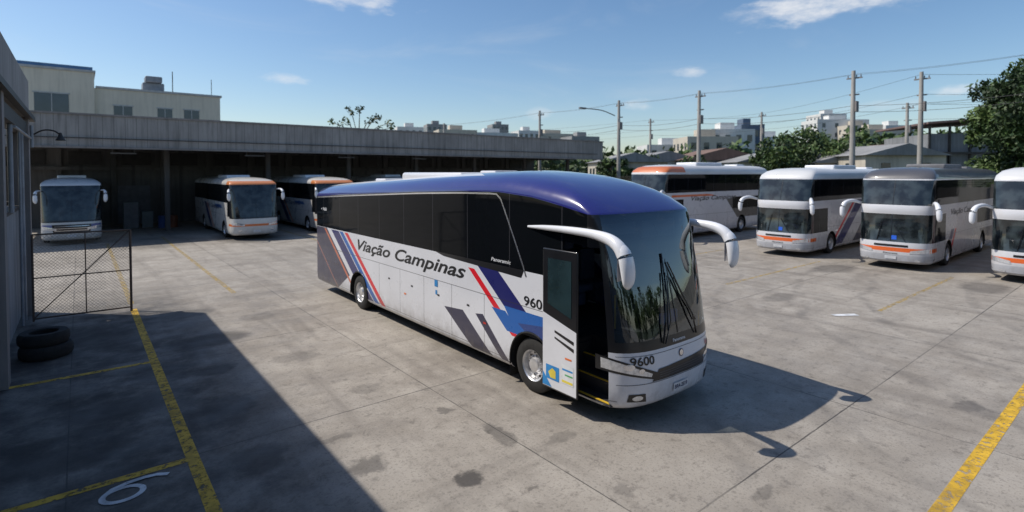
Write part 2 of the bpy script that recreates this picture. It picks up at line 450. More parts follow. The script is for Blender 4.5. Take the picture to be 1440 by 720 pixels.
for sd in (-1, 1):
    wheel(bus, 'front_wheel', sd*1.15, FWY, sd); wheel(bus, 'rear_wheel', sd*1.15, RWY, sd)
    for nm, y in (('front_arch_lip', FWY), ('rear_arch_lip', RWY)):
        pth = [(sd*(W+.004), y+.605*math.cos(a), .5+.605*math.sin(a)) for a in [math.pi*(i/24)*1.12-.19 for i in range(25)]]
        sweep(nm, pth, .018, BLACK, bus, 6)
    tp = []
    y = 13.35
    while y > 3.5: tp.append((y, zmap(shA, 3.165, y))); y -= .5
    tp += [(3.45, zmap(shA, 3.165, 3.45)-.0), (3.25, 3.585), (3.12, 3.5), (3.0, 3.3), (2.72, 2.8), (2.45, 2.3), (2.36, 2.1)]
    vs, fs = [], []
    for i, (yy, zz) in enumerate(tp):
        a = Vector(tp[max(i-1, 0)]); b2 = Vector(tp[min(i+1, len(tp)-1)]); t = (b2-a).normalized(); nn = Vector((-t.y, t.x))*.017
        vs += [(sd*(W+.006), yy+nn.x, zz+nn.y), (sd*(W+.006), yy-nn.x, zz-nn.y)]
        if i: fs.append((2*i-2, 2*i-1, 2*i+1, 2*i))
    mobj('window_trim', vs, fs, CHROME, bus)
    mobj('window_skirt', [(sd*(W+.003), yy, zz) for yy, zz in ((5.6, 2.21), (5.2, 2.14), (2.5, 2.06), (2.42, 2.21))], [(0, 1, 2, 3)], BLACK, bus)
    side_text('side_lettering', 'Viação Campinas', W, 9.98 if sd < 0 else 4.3, 1.76, .30, 5.65, BLKTXT, bus, sd, .35)
    side_text('side_number', '960', W, 2.42 if sd < 0 else 1.9, 1.58, .17, .50, BLKTXT, bus, sd, 0)
    side_text('maker_lettering', 'Panoramic', W+.004, 3.42 if sd < 0 else 2.6, 2.27, .07, .62, PLATE, bus, sd, .2)
    side_text('small_lettering', '• 960', W, 13.0 if sd < 0 else 12.4, 2.75, .10, .5, PLATE, bus, sd, 0)
    def sq(nm, y0, y1, z0, z1, m, off=.006):
        mobj(nm, [(sd*(W+off), y0, z0), (sd*(W+off), y1, z0), (sd*(W+off), y1, z1), (sd*(W+off), y0, z1)], [(0, 1, 2, 3)], m, bus)
    sq('access_sign', 5.47, 5.61, 1.40, 1.55, STK[0]); sq('access_sign', 5.5, 5.57, 1.22, 1.32, STK[0])
    sq('marker_lamp', 3.6, 3.7, .95, .99, simple('marker_red', (.5, .03, .02), .3)); sq('marker_lamp', 7.0, 7.1, .95, .99, ORANGE)
    for yy in (4.2, 5.4, 6.65, 7.9): sq('latch', yy, yy+.09, 1.2, 1.24, BLACK)
s = shA
for sd in (-1, 1):
    fpatch('headlight_surround', s, [(sd*1.326, .91), (sd*.60, .74), (sd*.58, .85), (sd*1.326, 1.14)], BLACK, bus, .006)
    fpatch('headlight', s, [(sd*1.315, .945), (sd*.72, .80), (sd*.70, .85), (sd*1.315, 1.105)], LENS, bus, .011)
    fellipse('headlamp_bulb', s, sd*1.08, .985, .075, .05, CHROME, bus, .016)
    fellipse('headlamp_bulb', s, sd*.90, .915, .05, .036, CHROME, bus, .016)
    fpatch('fog_surround', s, [(sd*1.10, .44), (sd*.80, .42), (sd*.82, .55), (sd*1.08, .56)], BLACK, bus, .006)
    fellipse('fog_lamp', s, sd*.95, .49, .085, .04, LENS, bus, .012)
fpatch('grille', s, [(-.70, .72), (.74, .72), (.86, .97), (-.56, .90)], BLACK, bus, .007, 20, 4)
for k in range(3):
    fpatch('grille_bar', s, [(-.55, .765+.035*k), (.6, .775+.04*k), (.6, .781+.04*k), (-.55, .771+.035*k)], GREYIN, bus, .012, 20, 1)
fpatch('license_plate', s, [(-.2, .46), (.2, .46), (.2, .59), (-.2, .59)], PLATE, bus, .02, 4, 2)
front_text('plate_letters', 'BRA-2E19', s, 0, .49, .065, .34, NAVYTXT, bus).location.y = -.014
fellipse('emblem_ring', s, .02, 1.05, .062, .062, NAVYTXT, bus, .01); fellipse('emblem', s, .02, 1.05, .048, .048, CHROME, bus, .014)
front_text('front_number', '9600', s, -.86, .98+.02, .13, .42, BLKTXT, bus)
front_text('front_brand', 'Panorama', s, .0, 1.25, .05, .34, PLATE, bus)
front_text('front_red_text', 'Bus', s, .92, 1.0, .09, .16, simple('red_lettering', (.5, .03, .05), .4), bus)
fpatch('bumper_seam', s, [(-1.3, .70), (1.3, .70), (1.3, .708), (-1.3, .708)], BLACK, bus, .004, 30, 1)
fpatch('panel_seam', s, [(-1.3, 1.14), (1.3, 1.14), (1.3, 1.147), (-1.3, 1.147)], BLACK, bus, .004, 30, 1)
fpatch('windshield_divider', s, [(-.012, 1.37), (.012, 1.37), (.012, 3.12), (-.012, 3.12)], BLACK, bus, .008, 1, 20)
def fpt(x, z, off): return (x, front_y(s, x, z)-off, z)
multi_sweep('wipers', [([fpt(-.42, 1.28, .02), fpt(-.36, 1.6, .07), fpt(-.14, 2.35, .05)], .016),
                       ([fpt(-.28, 1.45, .03), fpt(-.17, 2.0, .035), fpt(-.08, 2.65, .03)], .014),
                       ([fpt(.5, 1.28, .02), fpt(.40, 1.6, .07), fpt(.08, 2.25, .05)], .016),
                       ([fpt(.52, 1.5, .03), fpt(.25, 1.95, .035), fpt(.02, 2.5, .03)], .014),
                       ([fpt(-.38, 1.26, .02), fpt(-.22, 1.6, .06), fpt(-.1, 2.3, .05)], .010)], BLACK, bus, 8)
for sd in (-1, 1):
    x = lambda q: sd*q
    sweep('mirror_arm', [(x(1.34), 2.30, 3.03), (x(1.38), 1.8, 3.05), (x(1.42), 1.2, 3.06), (x(1.45), .65, 3.05), (x(1.47), .28, 3.0), (x(1.48), .08, 2.91), (x(1.475), -.02, 2.78)],
          [(.012, .02), (.04, .045), (.055, .06), (.065, .07), (.08, .09), (.10, .095), (.12, .10)], WHITEPL, bus, 16, 5)
    sweep('mirror_head', [(x(1.48), .06, 2.93), (x(1.475), -.02, 2.83), (x(1.47), -.07, 2.67), (x(1.46), -.09, 2.48), (x(1.455), -.08, 2.36), (x(1.45), -.07, 2.30)],
          [(.07, .06), (.11, .09), (.13, .095), (.12, .085), (.09, .06), (.03, .02)], WHITEPL, bus, 18, 4)
    mobj('mirror_glass', [(x(1.47)+a*.10, .03, 2.6+c*.19) for a, c in ((-1, -1), (1, -1), (1, 1), (-1, 1))], [(0, 1, 2, 3)], CHROME, bus)
boxes('air_conditioner', [(-.62, .62, 5.6, 8.6, 3.75, 4.01)], ROOFWHITE, bus, .08)
boxes('roof_hatch', [(-.35, .35, 10.2, 10.9, 3.6, 3.82), (-.35, .35, 4.6, 5.2, 3.9, 4.05)], ROOFWHITE, bus, .04)
boxes('cabin_floor', [(-.5, 1.27, .35, 3.3, 1.0, 1.08), (-1.27, -.5, 1.5, 3.3, 1.0, 1.08)], DARKIN, bus)
boxes('partition', [(-1.3, 1.3, 3.3, 3.36, .5, 3.45), (-1.27, -.45, 1.47, 1.5, .32, 1.0), (-.5, -.46, .35, 1.47, .32, 1.0)], DARKIN, bus)
boxes('steps', [(-1.25, -.5, .42, 1.47, .33, .37), (-1.02, -.5, .45, 1.46, .37, .60), (-.77, -.5, .45, 1.46, .60, .83)], DARKIN, bus)
boxes('step_edges', [(-1.255, -1.22, .44, 1.45, .372, .385), (-1.025, -.99, .46, 1.45, .602, .615), (-.775, -.74, .46, 1.45, .832, .845)], YELLOWEDGE, bus)
boxes('handrail_post', [(-.52, -.49, .95, .98, 1.0, 1.9)], YELLOWEDGE, bus, .01)
fpatch('dashboard_front', s, [(-1.0, 1.2), (1.1, 1.2), (1.1, 1.48), (-1.0, 1.48)], DARKIN, bus, -.10, 12, 2)
boxes('dashboard', [(-.9, 1.15, .30, .75, 1.10, 1.42), (.3, 1.1, .55, .85, 1.42, 1.58)], DARKIN, bus, .04)
boxes('dash_items', [(-.05, .13, .28, .40, 1.425, 1.62), (.2, .36, .30, .40, 1.425, 1.66)], simple('bright_blue_plastic', (.03, .22, 1.0), .4), bus, .03)
def seat(x, y, z, m=SEATM):
    boxes('seat', [(x-.24, x+.24, y, y+.5, z+.3, z+.45), (x-.22, x+.22, y+.45, y+.58, z+.42, z+1.1), (x-.14, x+.14, y+.47, y+.57, z+1.12, z+1.32), (x-.12, x+.12, y+.1, y+.4, z, z+.3)], m, bus, .05)
seat(.7, 1.35, 1.08); seat(-.75, 2.2, 1.08); seat(.4, 2.5, 1.25); seat(.95, 2.5, 1.25)
pts = [(.7+.22*math.cos(a), .95+.07*math.sin(a), 1.85+.2*math.sin(a)) for a in [i*math.pi/12 for i in range(25)]]
sweep('steering_wheel', pts, .018, BLACK, bus, 8)
boxes('sun_visor', [(-1.05, -.1, .86, .88, 2.95, 3.15), (.1, 1.05, .86, .88, 2.85, 3.15)], GREYIN, bus)
DX = -1.47
boxes('door_leaf', [(DX, DX+.05, .93, 1.76, .33, 2.72)], BLACK, bus, .02)
def dq(nm, pts, m, off=.004):
    mobj(nm, [(DX-off, y, z) for y, z in pts], [tuple(range(len(pts)))], m, bus)
dq('door_lower_panel', [(.945, .36), (1.745, .36), (1.745, 1.62), (.945, 1.42)], simple('door_paint', (.66, .67, .71), .28, 0, .8, .06))
dq('door_blue_stripe', [(1.52, .37), (1.744, .37), (1.744, .60)], STK[0], .007)
dq('door_glass', [(1.06, 1.62), (1.62, 1.78), (1.62, 2.56), (1.06, 2.56)], simple('door_glass_mat', (.02, .04, .046), .05, 0, .4, .5, 1.5), .006)
dq('door_handle_slot', [(1.0, 1.20), (1.45, 1.32), (1.45, 1.36), (1.0, 1.26)], BLACK, .007)
dq('door_handle_slot', [(1.0, 1.08), (1.45, 1.22), (1.45, 1.25), (1.0, 1.14)], BLACK, .007)
dq('door_sticker', [(1.34, .50), (1.66, .50), (1.66, .74), (1.34, .74)], STK[0], .008)
dq('door_sticker', [(1.42, .53), (1.55, .53), (1.60, .62), (1.50, .70), (1.42, .66)], STK[1], .010)
dq('door_sticker', [(1.0, .52), (1.29, .52), (1.29, .84), (1.0, .84)], STK[2], .008)
dq('door_sticker', [(1.02, .74), (1.26, .74), (1.26, .77), (1.02, .77)], STK[0], .010)
dq('door_sticker', [(1.02, .66), (1.2, .66), (1.2, .685), (1.02, .685)], STK[3], .010)
dq('door_sticker', [(1.02, .54), (1.27, .54), (1.27, .58), (1.02, .58)], STK[1], .010)
dq('door_marker', [(1.05, .93), (1.2, .93), (1.2, .96), (1.05, .96)], ORANGE, .008)
multi_sweep('door_arms', [([(-1.30, 1.2, 1.0), (-1.45, 1.3, 1.0)], .02), ([(-1.30, 1.2, 2.3), (-1.45, 1.3, 2.3)], .02)], CHROME, bus)
sweep('mudflap', [(-1.15, 2.86, .5), (-1.15, 2.88, .12)], [(.14, .01), (.14, .01)], RUBBER, bus, 8)

# ------------------------------------------------------------------ OTHER COACHES
def headlights(sh, parent, z, wid=1.28, m=LENS):
    for sd in (-1, 1):
        fpatch('headlight', sh, [(sd*wid, z), (sd*.65, z-.06), (sd*.68, z+.06), (sd*wid, z+.18)], m, parent, .012, 10, 2)
        fellipse('fog_lamp', sh, sd*.9, z-.32, .09, .05, m, parent, .012)
LVB = [(.28, 1.22, .14, .8, 12.9), (.36, 1.28, .04, .8, 12.97), (.62, 1.3, 0, .8, 13), (1.02, 1.3, .01, .8, 13), (1.1, 1.3, .03, .8, 13), (1.5, 1.3, .07, .8, 13), (2.2, 1.3, .17, .8, 13), (2.26, 1.3, .15, .8, 13),
       (2.5, 1.3, .16, .8, 13), (2.56, 1.3, .2, .8, 13), (3.0, 1.3, .32, .8, 13), (3.55, 1.3, .52, .86, 13), (3.6, 1.298, .53, .88, 13), (3.75, 1.27, .62, 1.0, 12.95), (3.92, 1.15, .85, 1.4, 12.8), (4.03, .9, 1.3, 2.0, 12.5), (4.08, .5, 2, 2.9, 12)]
shB = make_shape(LVB, 13, .8, [1.2, 1.8, 2.4, 3, 4, 5, 6.5, 8, 9, 10, 11, 12, 12.6])
def tall_bus(loc, rz, variant, sc_=1.0):
    e = empty('coach_bus', loc, rz); e.scale = (1, 1, sc_)
    dk = (.045, .045, .05)
    org = (.66, .12, .02)
    pol = {0: [([(13, 2.1), (7.2, 2.1), (8.6, .95), (13, .95)], dk), ([(1.2, 2.44), (5, 2.44), (6.2, 2.32), (1.2, 2.32)], org), ([(2.2, 1.4), (1.0, 1.4), (1.0, .9), (2.0, .9)], dk)],
           1: [([(7.2, 2.5), (6.2, 2.5), (3.2, .4), (4.2, .4)], navy), ([(6.0, 2.5), (5.7, 2.5), (2.7, .4), (3.0, .4)], red), ([(9.4, 2.5), (8.4, 2.5), (5.6, .4), (6.6, .4)], slate)],
           2: [([(13, 1.2), (8.5, 1.2), (9.5, .5), (13, .5)], slate), ([(4.2, 1.5), (3.9, 1.5), (2.9, .4), (3.2, .4)], red), ([(3.8, 1.5), (3.3, 1.5), (2.3, .4), (2.8, .4)], navy)]}[variant]
    pt = livery('coach_paint_b', (.56, .56, .58), pol, frontbands=[(.72, .88, 1.1, org), (.28, .60, .9, (.38, .39, .42))], seams=(2.9, 9.5, .42, 1.3, 1.22))
    roof = livery('coach_roof_b', [(.62, .61, .60), (.60, .60, .60), (.08, .08, .09)][variant], lowdirt=False, rough=.4, frontbands=[(3.66, 3.98, 2.6, (.55, .16, .06))] if variant == 0 else [])
    def mf(k, z, t0, t1):
        if k < 0: return 5
        isF = t0[0] == 'F' and t1[0] == 'F'
        ysd = max([t[1] for t in (t0, t1) if t[0] in 'LR'] + [0])
        if z >= 3.6: return 4
        if isF:
            am = max(abs(t0[1]), abs(t1[1]))
            if 1.05 < z < 2.19: return 2 if am <= 80 else 3
            if 2.5 < z < 3.54: return 2 if am <= 80 else 3
            return 0
        if t0[0] in 'LRF' and t1[0] in 'LRF':
            if 2.5 < z < 3.54: return 1
            if 1.05 < z < 2.19 and ysd <= 2.5: return 1
            if 1.45 < z < 2.19 and ysd > 8.5 and variant != 1: return 1
            return 0
        return 1 if 2.5 < z < 3.5 else 0
    ct = []
    for sd in (-1, 1):
        for y in (2.9, 9.2):
            x0, x1 = sorted((sd*.86, sd*1.6)); ct.append((x0, x1, y, .5, .58))
    build_body('body', shB, [pt, BLACKGLASS, DGLASS, BLACK, roof, UNDER], mf, e, ct)
    for sd in (-1, 1):
        wheel(e, 'front_wheel', sd*1.12, 2.9, sd, .48); wheel(e, 'rear_wheel', sd*1.12, 9.2, sd, .48)
        if variant != 1: side_text('side_lettering', 'Viação Campinas', 1.3, 6.8+2 if sd < 0 else 3.2, 2.10, .25, 5.2, BLKTXT, e, sd, .3)
        sweep('mirror', [(sd*1.28, .55, 2.58), (sd*1.45, .1, 2.68), (sd*1.60, -.25, 2.62), (sd*1.68, -.36, 2.42), (sd*1.70, -.36, 2.12), (sd*1.69, -.34, 2.02)],
              [(.04, .05), (.07, .07), (.08, .08), (.10, .10), (.09, .08), (.03, .02)], WHITEPL, e, 12, 4)
    headlights(shB, e, .72)
    fpatch('divider', shB, [(-.012, 1.12), (.012, 1.12), (.012, 2.2), (-.012, 2.2)], BLACK, e, .01, 1, 6)
    fpatch('divider', shB, [(-.012, 2.58), (.012, 2.58), (.012, 3.54), (-.012, 3.54)], BLACK, e, .01, 1, 6)
    fpatch('license_plate', shB, [(-.2, .42), (.2, .42), (.2, .55), (-.2, .55)], PLATE, e, .02, 4, 2)
    fpatch('grille', shB, [(-.6, .92), (.6, .92), (.6, 1.0), (-.6, 1.0)], BLACK, e, .01, 10, 2)
    front_text('maker_text', 'Panorama', shB, 0, .63, .05, .5, BLKTXT, e)
    f2 = lambda x, z, o: (x, front_y(shB, x, z)-o, z)
    multi_sweep('wipers', [([f2(-.5, 1.15, .03), f2(-.35, 1.9, .05)], .014), ([f2(.5, 1.15, .03), f2(.1, 1.75, .05)], .014)], BLACK, e)
    if variant: mobj('blue_card', [f2(x, z, .012) for x, z in ((.02, 1.2), (.2, 1.2), (.2, 1.36), (.02, 1.36))], [(0, 1, 2, 3)], BLUEBAG, e)
    boxes('air_conditioner', [(-.75, .75, 4.6, 7.6, 4.0, 4.24), (-.5, .5, 10, 11, 4.0, 4.16)], WHITEPL if variant != 2 else GREYIN, e, .07)
    return e
tall_bus((25.7, 19.9, 0), R(-90), 0, 1.10)
tall_bus((26.1, 12.1, 0), R(-90), 1, 1.04)
tall_bus((26.2, 7.52, 0), R(-90), 2, 1.04)
tall_bus((26.2, 3.15, 0), R(-90), 1, 1.04)

def low_bus(loc, variant):
    e = empty('coach_bus', loc, 0)
    org = (.66, .16, .04)
    pt = livery('coach_paint_c', (.62, .60, .57), [([(9, 2.0), (8.2, 2.0), (6, .4), (6.8, .4)], navy), ([(7.9, 2.0), (7.6, 2.0), (5.4, .4), (5.7, .4)], org), ([(5.2, 2.0), (3.2, 2.0), (2.9, 1.8), (4.9, 1.8)], (.05, .12, .3))],
                frontbands=[(.82, .95, 1.0, org)] if variant != 2 else [(.95, 1.15, .5, (.1, .12, .3))], seams=(2.9, 9.5, .42, 1.4, 1.22))
    hd = livery('coach_roof_c', [(.62, .60, .57), (.62, .60, .57), (.6, .6, .6)][variant], frontbands=[(3.2, 3.50, 1.6, (.62, .22, .08))] if variant < 2 else [], lowdirt=False)
    def mf(k, z, t0, t1):
        if k < 0: return 5
        isF = t0[0] == 'F' and t1[0] == 'F'
        if z >= 3.1: return 4
        if isF:
            am = max(abs(t0[1]), abs(t1[1]))
            if z > 1.3: return 2 if am <= 70 else 3
            return 3 if z > 1.22 else 0
        if t0[0] in 'LRF' and t1[0] in 'LRF': return 1 if z >= 2.15 or (variant < 3 and z > 1.3 and max([t[1] for t in (t0, t1) if t[0] in 'LR']+[0]) <= 1.5) else 0
        return 0
    ct = []
    for sd in (-1, 1):
        for y in (2.4, 9.2):
            x0, x1 = sorted((sd*.86, sd*1.6)); ct.append((x0, x1, y, .5, .58))
    build_body('body', shC, [pt, BLACKGLASS, DGLASS, BLACK, hd, UNDER], mf, e, ct)
    for sd in (-1, 1):
        wheel(e, 'front_wheel', sd*1.15, 2.4, sd, .48); wheel(e, 'rear_wheel', sd*1.15, 9.2, sd, .48)
        side_text('side_lettering', 'Viação Campinas', W, 8.6 if sd < 0 else 4, 1.72, .26, 4.8, NAVYTXT, e, sd, .3)
        sweep('mirror', [(sd*1.3, .7, 3.0), (sd*1.45, .3, 3.0), (sd*1.5, .05, 2.85), (sd*1.5, 0, 2.5), (sd*1.48, 0, 2.35)],
              [(.03, .03), (.05, .05), (.08, .07), (.10, .08), (.03, .02)], WHITEPL, e, 12, 4)
    headlights(shC, e, .9)
    fpatch('license_plate', shC, [(-.2, .46), (.2, .46), (.2, .59), (-.2, .59)], PLATE, e, .02, 4, 2)
    fpatch('divider', shC, [(-.012, 1.37), (.012, 1.37), (.012, 3.1), (-.012, 3.1)], BLACK, e, .01, 1, 10)
    if variant == 2:
        fpatch('front_grille', shC, [(-.8, .72), (.8, .72), (.85, 1.15), (-.85, 1.15)], BLACK, e, .01, 14, 4)
        fpatch('destination_sign', shC, [(.35, 2.75), (.95, 2.75), (.95, 3.0), (.35, 3.0)], simple('lime_sign', (.45, .55, .12), .5), e, .012, 8, 2)
        for k in range(3): fpatch('grille_bar', shC, [(-.75, .8+.12*k), (.75, .8+.12*k), (.75, .83+.12*k), (-.75, .83+.12*k)], CHROME, e, .016, 14, 1)
    boxes('air_conditioner', [(-.7, .7, 4.6, 7.6, 3.55, 3.85)], WHITEPL, e, .07)
shC = make_shape([(a if a < 3.3 else 3.2+(a-3.2)*.9, b2, c, d, f-.6) for a, b2, c, d, f in LV], 13.0, .85, [y for y in ST if y < 12.5], lambda y: .14)
low_bus((-.35, 38.3, 0), 2)
low_bus((8.25, 34.6, 0), 0)
low_bus((13.5, 35.2, 0), 1)
low_bus((20.6, 37.0, 0), 1)

# ------------------------------------------------------------------ GROUND
GM, nt, b = newmat('concrete_yard'); o = OBJ(nt); X, Y, Z = SEP(nt, o)
base = MIX(nt, RNG(nt, NOISE(nt, o, .18, 6, .6), .3, .7), (.225, .197, .165), (.345, .310, .265))
base = MIX(nt, RNG(nt, NOISE(nt, o, 1.1, 6, .65), .35, .72), base, (.385, .348, .30))
st1 = RNG(nt, NOISE(nt, MAP(nt, o, (1.6, .16, 1)), 1.0, 6, .6, .4), .48, .72)
base = MIX(nt, M(nt, 'MULTIPLY', st1, .55), base, (.145, .125, .105))
st2 = RNG(nt, NOISE(nt, MAP(nt, o, (.14, 1.2, 1), (0, 0, .5)), 1.0, 6, .6, .5), .5, .73)
base = MIX(nt, M(nt, 'MULTIPLY', st2, .45), base, (.155, .136, .115))
SP = 5.2
wn = nt.nodes.new('ShaderNodeTexWhiteNoise'); wn.noise_dimensions = '2D'
fx = M(nt, 'DIVIDE', M(nt, 'SUBTRACT', X, 5.0), SP); fy = M(nt, 'DIVIDE', M(nt, 'SUBTRACT', Y, 3.48), SP)
cb = nt.nodes.new('ShaderNodeCombineXYZ'); nt.links.new(M(nt, 'FLOOR', fx), cb.inputs[0]); nt.links.new(M(nt, 'FLOOR', fy), cb.inputs[1])
nt.links.new(cb.outputs[0], wn.inputs['Vector'])
base = MIX(nt, M(nt, 'MULTIPLY', wn.outputs[0], .25), base, (.18, .16, .138))
base = MIX(nt, M(nt, 'MULTIPLY', RNG(nt, NOISE(nt, o, 26, 3, .6), .52, .68), .5), base, (.12, .105, .09))
base = MIX(nt, M(nt, 'MULTIPLY', RNG(nt, NOISE(nt, o, 5, 6, .75), .52, .68), .6), base, (.11, .095, .08))
base = MIX(nt, M(nt, 'MULTIPLY', RNG(nt, NOISE(nt, o, 2.1, 6, .8, .6), .60, .70), .55), base, (.075, .066, .058))
base = MIX(nt, M(nt, 'MULTIPLY', RNG(nt, NOISE(nt, o, 60, 2, .6), .60, .72), .35), base, (.5, .47, .42))
dxx = M(nt, 'SUBTRACT', X, 26.0); dyy = M(nt, 'SUBTRACT', Y, -8.0)
rad = M(nt, 'SQRT', M(nt, 'ADD', M(nt, 'MULTIPLY', dxx, dxx), M(nt, 'MULTIPLY', dyy, dyy)))
radn = M(nt, 'ADD', rad, M(nt, 'MULTIPLY', NOISE(nt, o, .12, 2), 3.0))
for rr, ww_, ss in ((17.0, .22, .4), (19.1, .22, .4), (21.5, .18, .3), (23.6, .18, .3), (14.2, .2, .3)):
    k = RNG(nt, M(nt, 'ABSOLUTE', M(nt, 'SUBTRACT', radn, rr)), ww_, .05, 0, ss)
    base = MIX(nt, M(nt, 'MULTIPLY', k, RNG(nt, NOISE(nt, o, 1.7, 4), .35, .65)), base, (.10, .09, .08))
dn = M(nt, 'MULTIPLY', M(nt, 'SUBTRACT', NOISE(nt, o, 3, 3), .5), .006)
jx = M(nt, 'ABSOLUTE', M(nt, 'ADD', M(nt, 'FRACT', fx), dn)); jy = M(nt, 'ABSOLUTE', M(nt, 'ADD', M(nt, 'FRACT', fy), dn))
j = M(nt, 'MAXIMUM', M(nt, 'LESS_THAN', jx, .0036), M(nt, 'LESS_THAN', jy, .0042))
base = MIX(nt, M(nt, 'MULTIPLY', j, RNG(nt, NOISE(nt, o, .7, 3), .3, .6, .35, .85)), base, (.045, .04, .036))
ns = nt.nodes.new('ShaderNodeTexNoise'); ns.inputs['Scale'].default_value = 3.5; ns.inputs['Detail'].default_value = 5; ns.inputs['Roughness'].default_value = .65; nt.links.new(o, ns.inputs['Vector'])
va = nt.nodes.new('ShaderNodeVectorMath'); va.operation = 'MULTIPLY_ADD'; nt.links.new(ns.outputs['Color'], va.inputs[0])
va.inputs[1].default_value = (.5, .5, 0); nt.links.new(o, va.inputs[2])
DX2, DY2, _ = SEP(nt, va.outputs[0])
spots = [(3.92, 5.74, .21, .17, .85), (3.0, 6.9, .30, .22, .6), (4.95, 6.45, .16, .42, .6), (4.72, 7.7, .13, .13, .55), (4.4, 5.1, .10, .07, .5), (5.6, 5.8, .3, .12, .35), (2.9, 7.9, .35, .1, .4),
         (3.5, 4.7, .12, .1, .5), (6.6, 3.2, .25, .12, .4), (5.3, 4.3, .12, .2, .35), (4.1, 9.4, .3, .2, .35), (3.6, 12.0, .5, .3, .35), (12.5, 8.5, .5, .3, .4), (14.5, 12.0, .7, .4, .4), (11.8, 2.2, .3, .2, .4), (17.5, 8.0, .8, .4, .4), (24.5, 9.0, 1.3, .7, .5), (24.5, 4.2, 1.2, .7, .5),
         (.4, 11.2, .8, .5, .8), (1.9, 10.2, .5, .5, .7), (2.4, 14.5, .9, .6, .75), (-.2, 9.7, .9, .5, .8), (1.9, 8.0, .35, .5, .7), (.2, 16.5, .9, .8, .8), (2.1, 12.2, .4, .3, .7), (.1, 7.4, .7, .3, .6), (2.2, 17.6, .8, .5, .6), (3.8, 16, .5, .4, .35), (10.5, 20, 1.6, .5, .35), (8.2, 36, 2, 3, .6), (14, 36, 2, 3, .6), (3, 37, 3, 3, .45)]
for cx, cy, rx, ry, st in spots:
    a1 = M(nt, 'DIVIDE', M(nt, 'SUBTRACT', DX2, cx+.25), rx); a2 = M(nt, 'DIVIDE', M(nt, 'SUBTRACT', DY2, cy+.25), ry)
    q = M(nt, 'ADD', M(nt, 'MULTIPLY', a1, a1), M(nt, 'MULTIPLY', a2, a2))
    base = MIX(nt, RNG(nt, q, 1.4, .4, 0, st), base, (.045, .04, .036))
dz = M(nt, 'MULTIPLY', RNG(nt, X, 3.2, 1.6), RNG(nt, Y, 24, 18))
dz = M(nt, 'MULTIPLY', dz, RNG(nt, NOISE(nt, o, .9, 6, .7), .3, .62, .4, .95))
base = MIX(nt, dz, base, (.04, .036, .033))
far = M(nt, 'GREATER_THAN', X, 46.0)
base = MIX(nt, far, base, (.09, .10, .05))
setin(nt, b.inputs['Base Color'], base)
setin(nt, b.inputs['Roughness'], RNG(nt, NOISE(nt, o, 1.3, 4), .3, .7, .6, .85))
BUMP(nt, b, M(nt, 'ADD', NOISE(nt, o, 18, 5, .65), M(nt, 'MULTIPLY', j, -1.5)), .4, .012)
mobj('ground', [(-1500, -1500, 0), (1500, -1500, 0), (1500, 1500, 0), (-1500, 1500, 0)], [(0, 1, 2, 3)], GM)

def paint(name, col, lo=.36, hi=.52):
    m, nt, b = newmat(name); o = OBJ(nt)
    f = RNG(nt, NOISE(nt, o, 9, 6, .7), lo, hi); f2 = RNG(nt, NOISE(nt, o, 1.4, 3), .25, .5, .55, 1)
    setin(nt, b.inputs['Base Color'], MIX(nt, RNG(nt, NOISE(nt, o, 4, 5), .35, .7), col, tuple(c*.62 for c in col)))
    b.inputs['Roughness'].default_value = .7
    t = nt.nodes.new('ShaderNodeBsdfTransparent'); mx = nt.nodes.new('ShaderNodeMixShader')
    nt.links.new(M(nt, 'MULTIPLY', f, f2), mx.inputs[0]); nt.links.new(t.outputs[0], mx.inputs[1]); nt.links.new(b.outputs[0], mx.inputs[2])
    nt.links.new(mx.outputs[0], nt.nodes['Material Output'].inputs[0]); return m
YP = paint('yellow_road_paint', (.66, .40, .03), .35, .51); YF = paint('faded_yellow_paint', (.5, .34, .08), .42, .62); WP = paint('white_road_paint', (.66, .67, .68), .28, .40)
def flat(lst):
    vs, fs = [], []
    for x0, x1, y0, y1, z in lst:
        b0 = len(vs); vs += [(x0, y0, z), (x1, y0, z), (x1, y1, z), (x0, y1, z)]; fs.append((b0, b0+1, b0+2, b0+3))
    return vs, fs
mk = empty('parking_markings')
v, f = flat([(1.1, 1.26, 2, 19.2, .004), (-1.2, 1.1, 8.53, 8.67, .004), (-1.2, 1.1, 13.5, 13.64, .004), (7.4, 24, 1.62, 1.80, .004)])
mobj('yellow_lines', v, f, YP, mk)
v, f = flat([(3.88, 4.03, 19.7, 40, .004), (1.1, 1.25, 20, 38, .004), (10.85, 11.0, 29, 40, .004), (16.4, 16.55, 30, 40, .004), (18, 26, 10.1, 10.22, .004), (18, 26, 5.35, 5.47, .004), (19, 26, 14.8, 14.92, .004)])
mobj('faded_lines', v, f, YF, mk)
def ribbon(pts, w, z):
    vs, fs = [], []
    P = [Vector(p) for p in pts]
    for i, p in enumerate(P):
        t = (P[min(i+1, len(P)-1)]-P[max(i-1, 0)]).normalized(); nn = Vector((-t.y, t.x))*w/2
        vs += [(p.x+nn.x, p.y+nn.y, z), (p.x-nn.x, p.y-nn.y, z)]
        if i: fs.append((2*i-2, 2*i-1, 2*i+1, 2*i))
    return vs, fs
ring = [(.36+.21*math.cos(a), 8.17+.17*math.sin(a)) for a in [math.pi*2*i/28 for i in range(29)]]
v, f = ribbon(ring, .07, .008); mobj('digit_ring', v, f, WP, mk)
tail = [(.17, 8.24), (.26, 8.36), (.42, 8.42), (.6, 8.44), (.74, 8.42), (.86, 8.34)]
v, f = ribbon(tail, .07, .012); mobj('digit_tail', v, f, WP, mk)
v, f = ribbon([(16.4, 6.05), (17.0, 5.65)], .2, .012); mobj('white_patch', v, f, WP, mk)

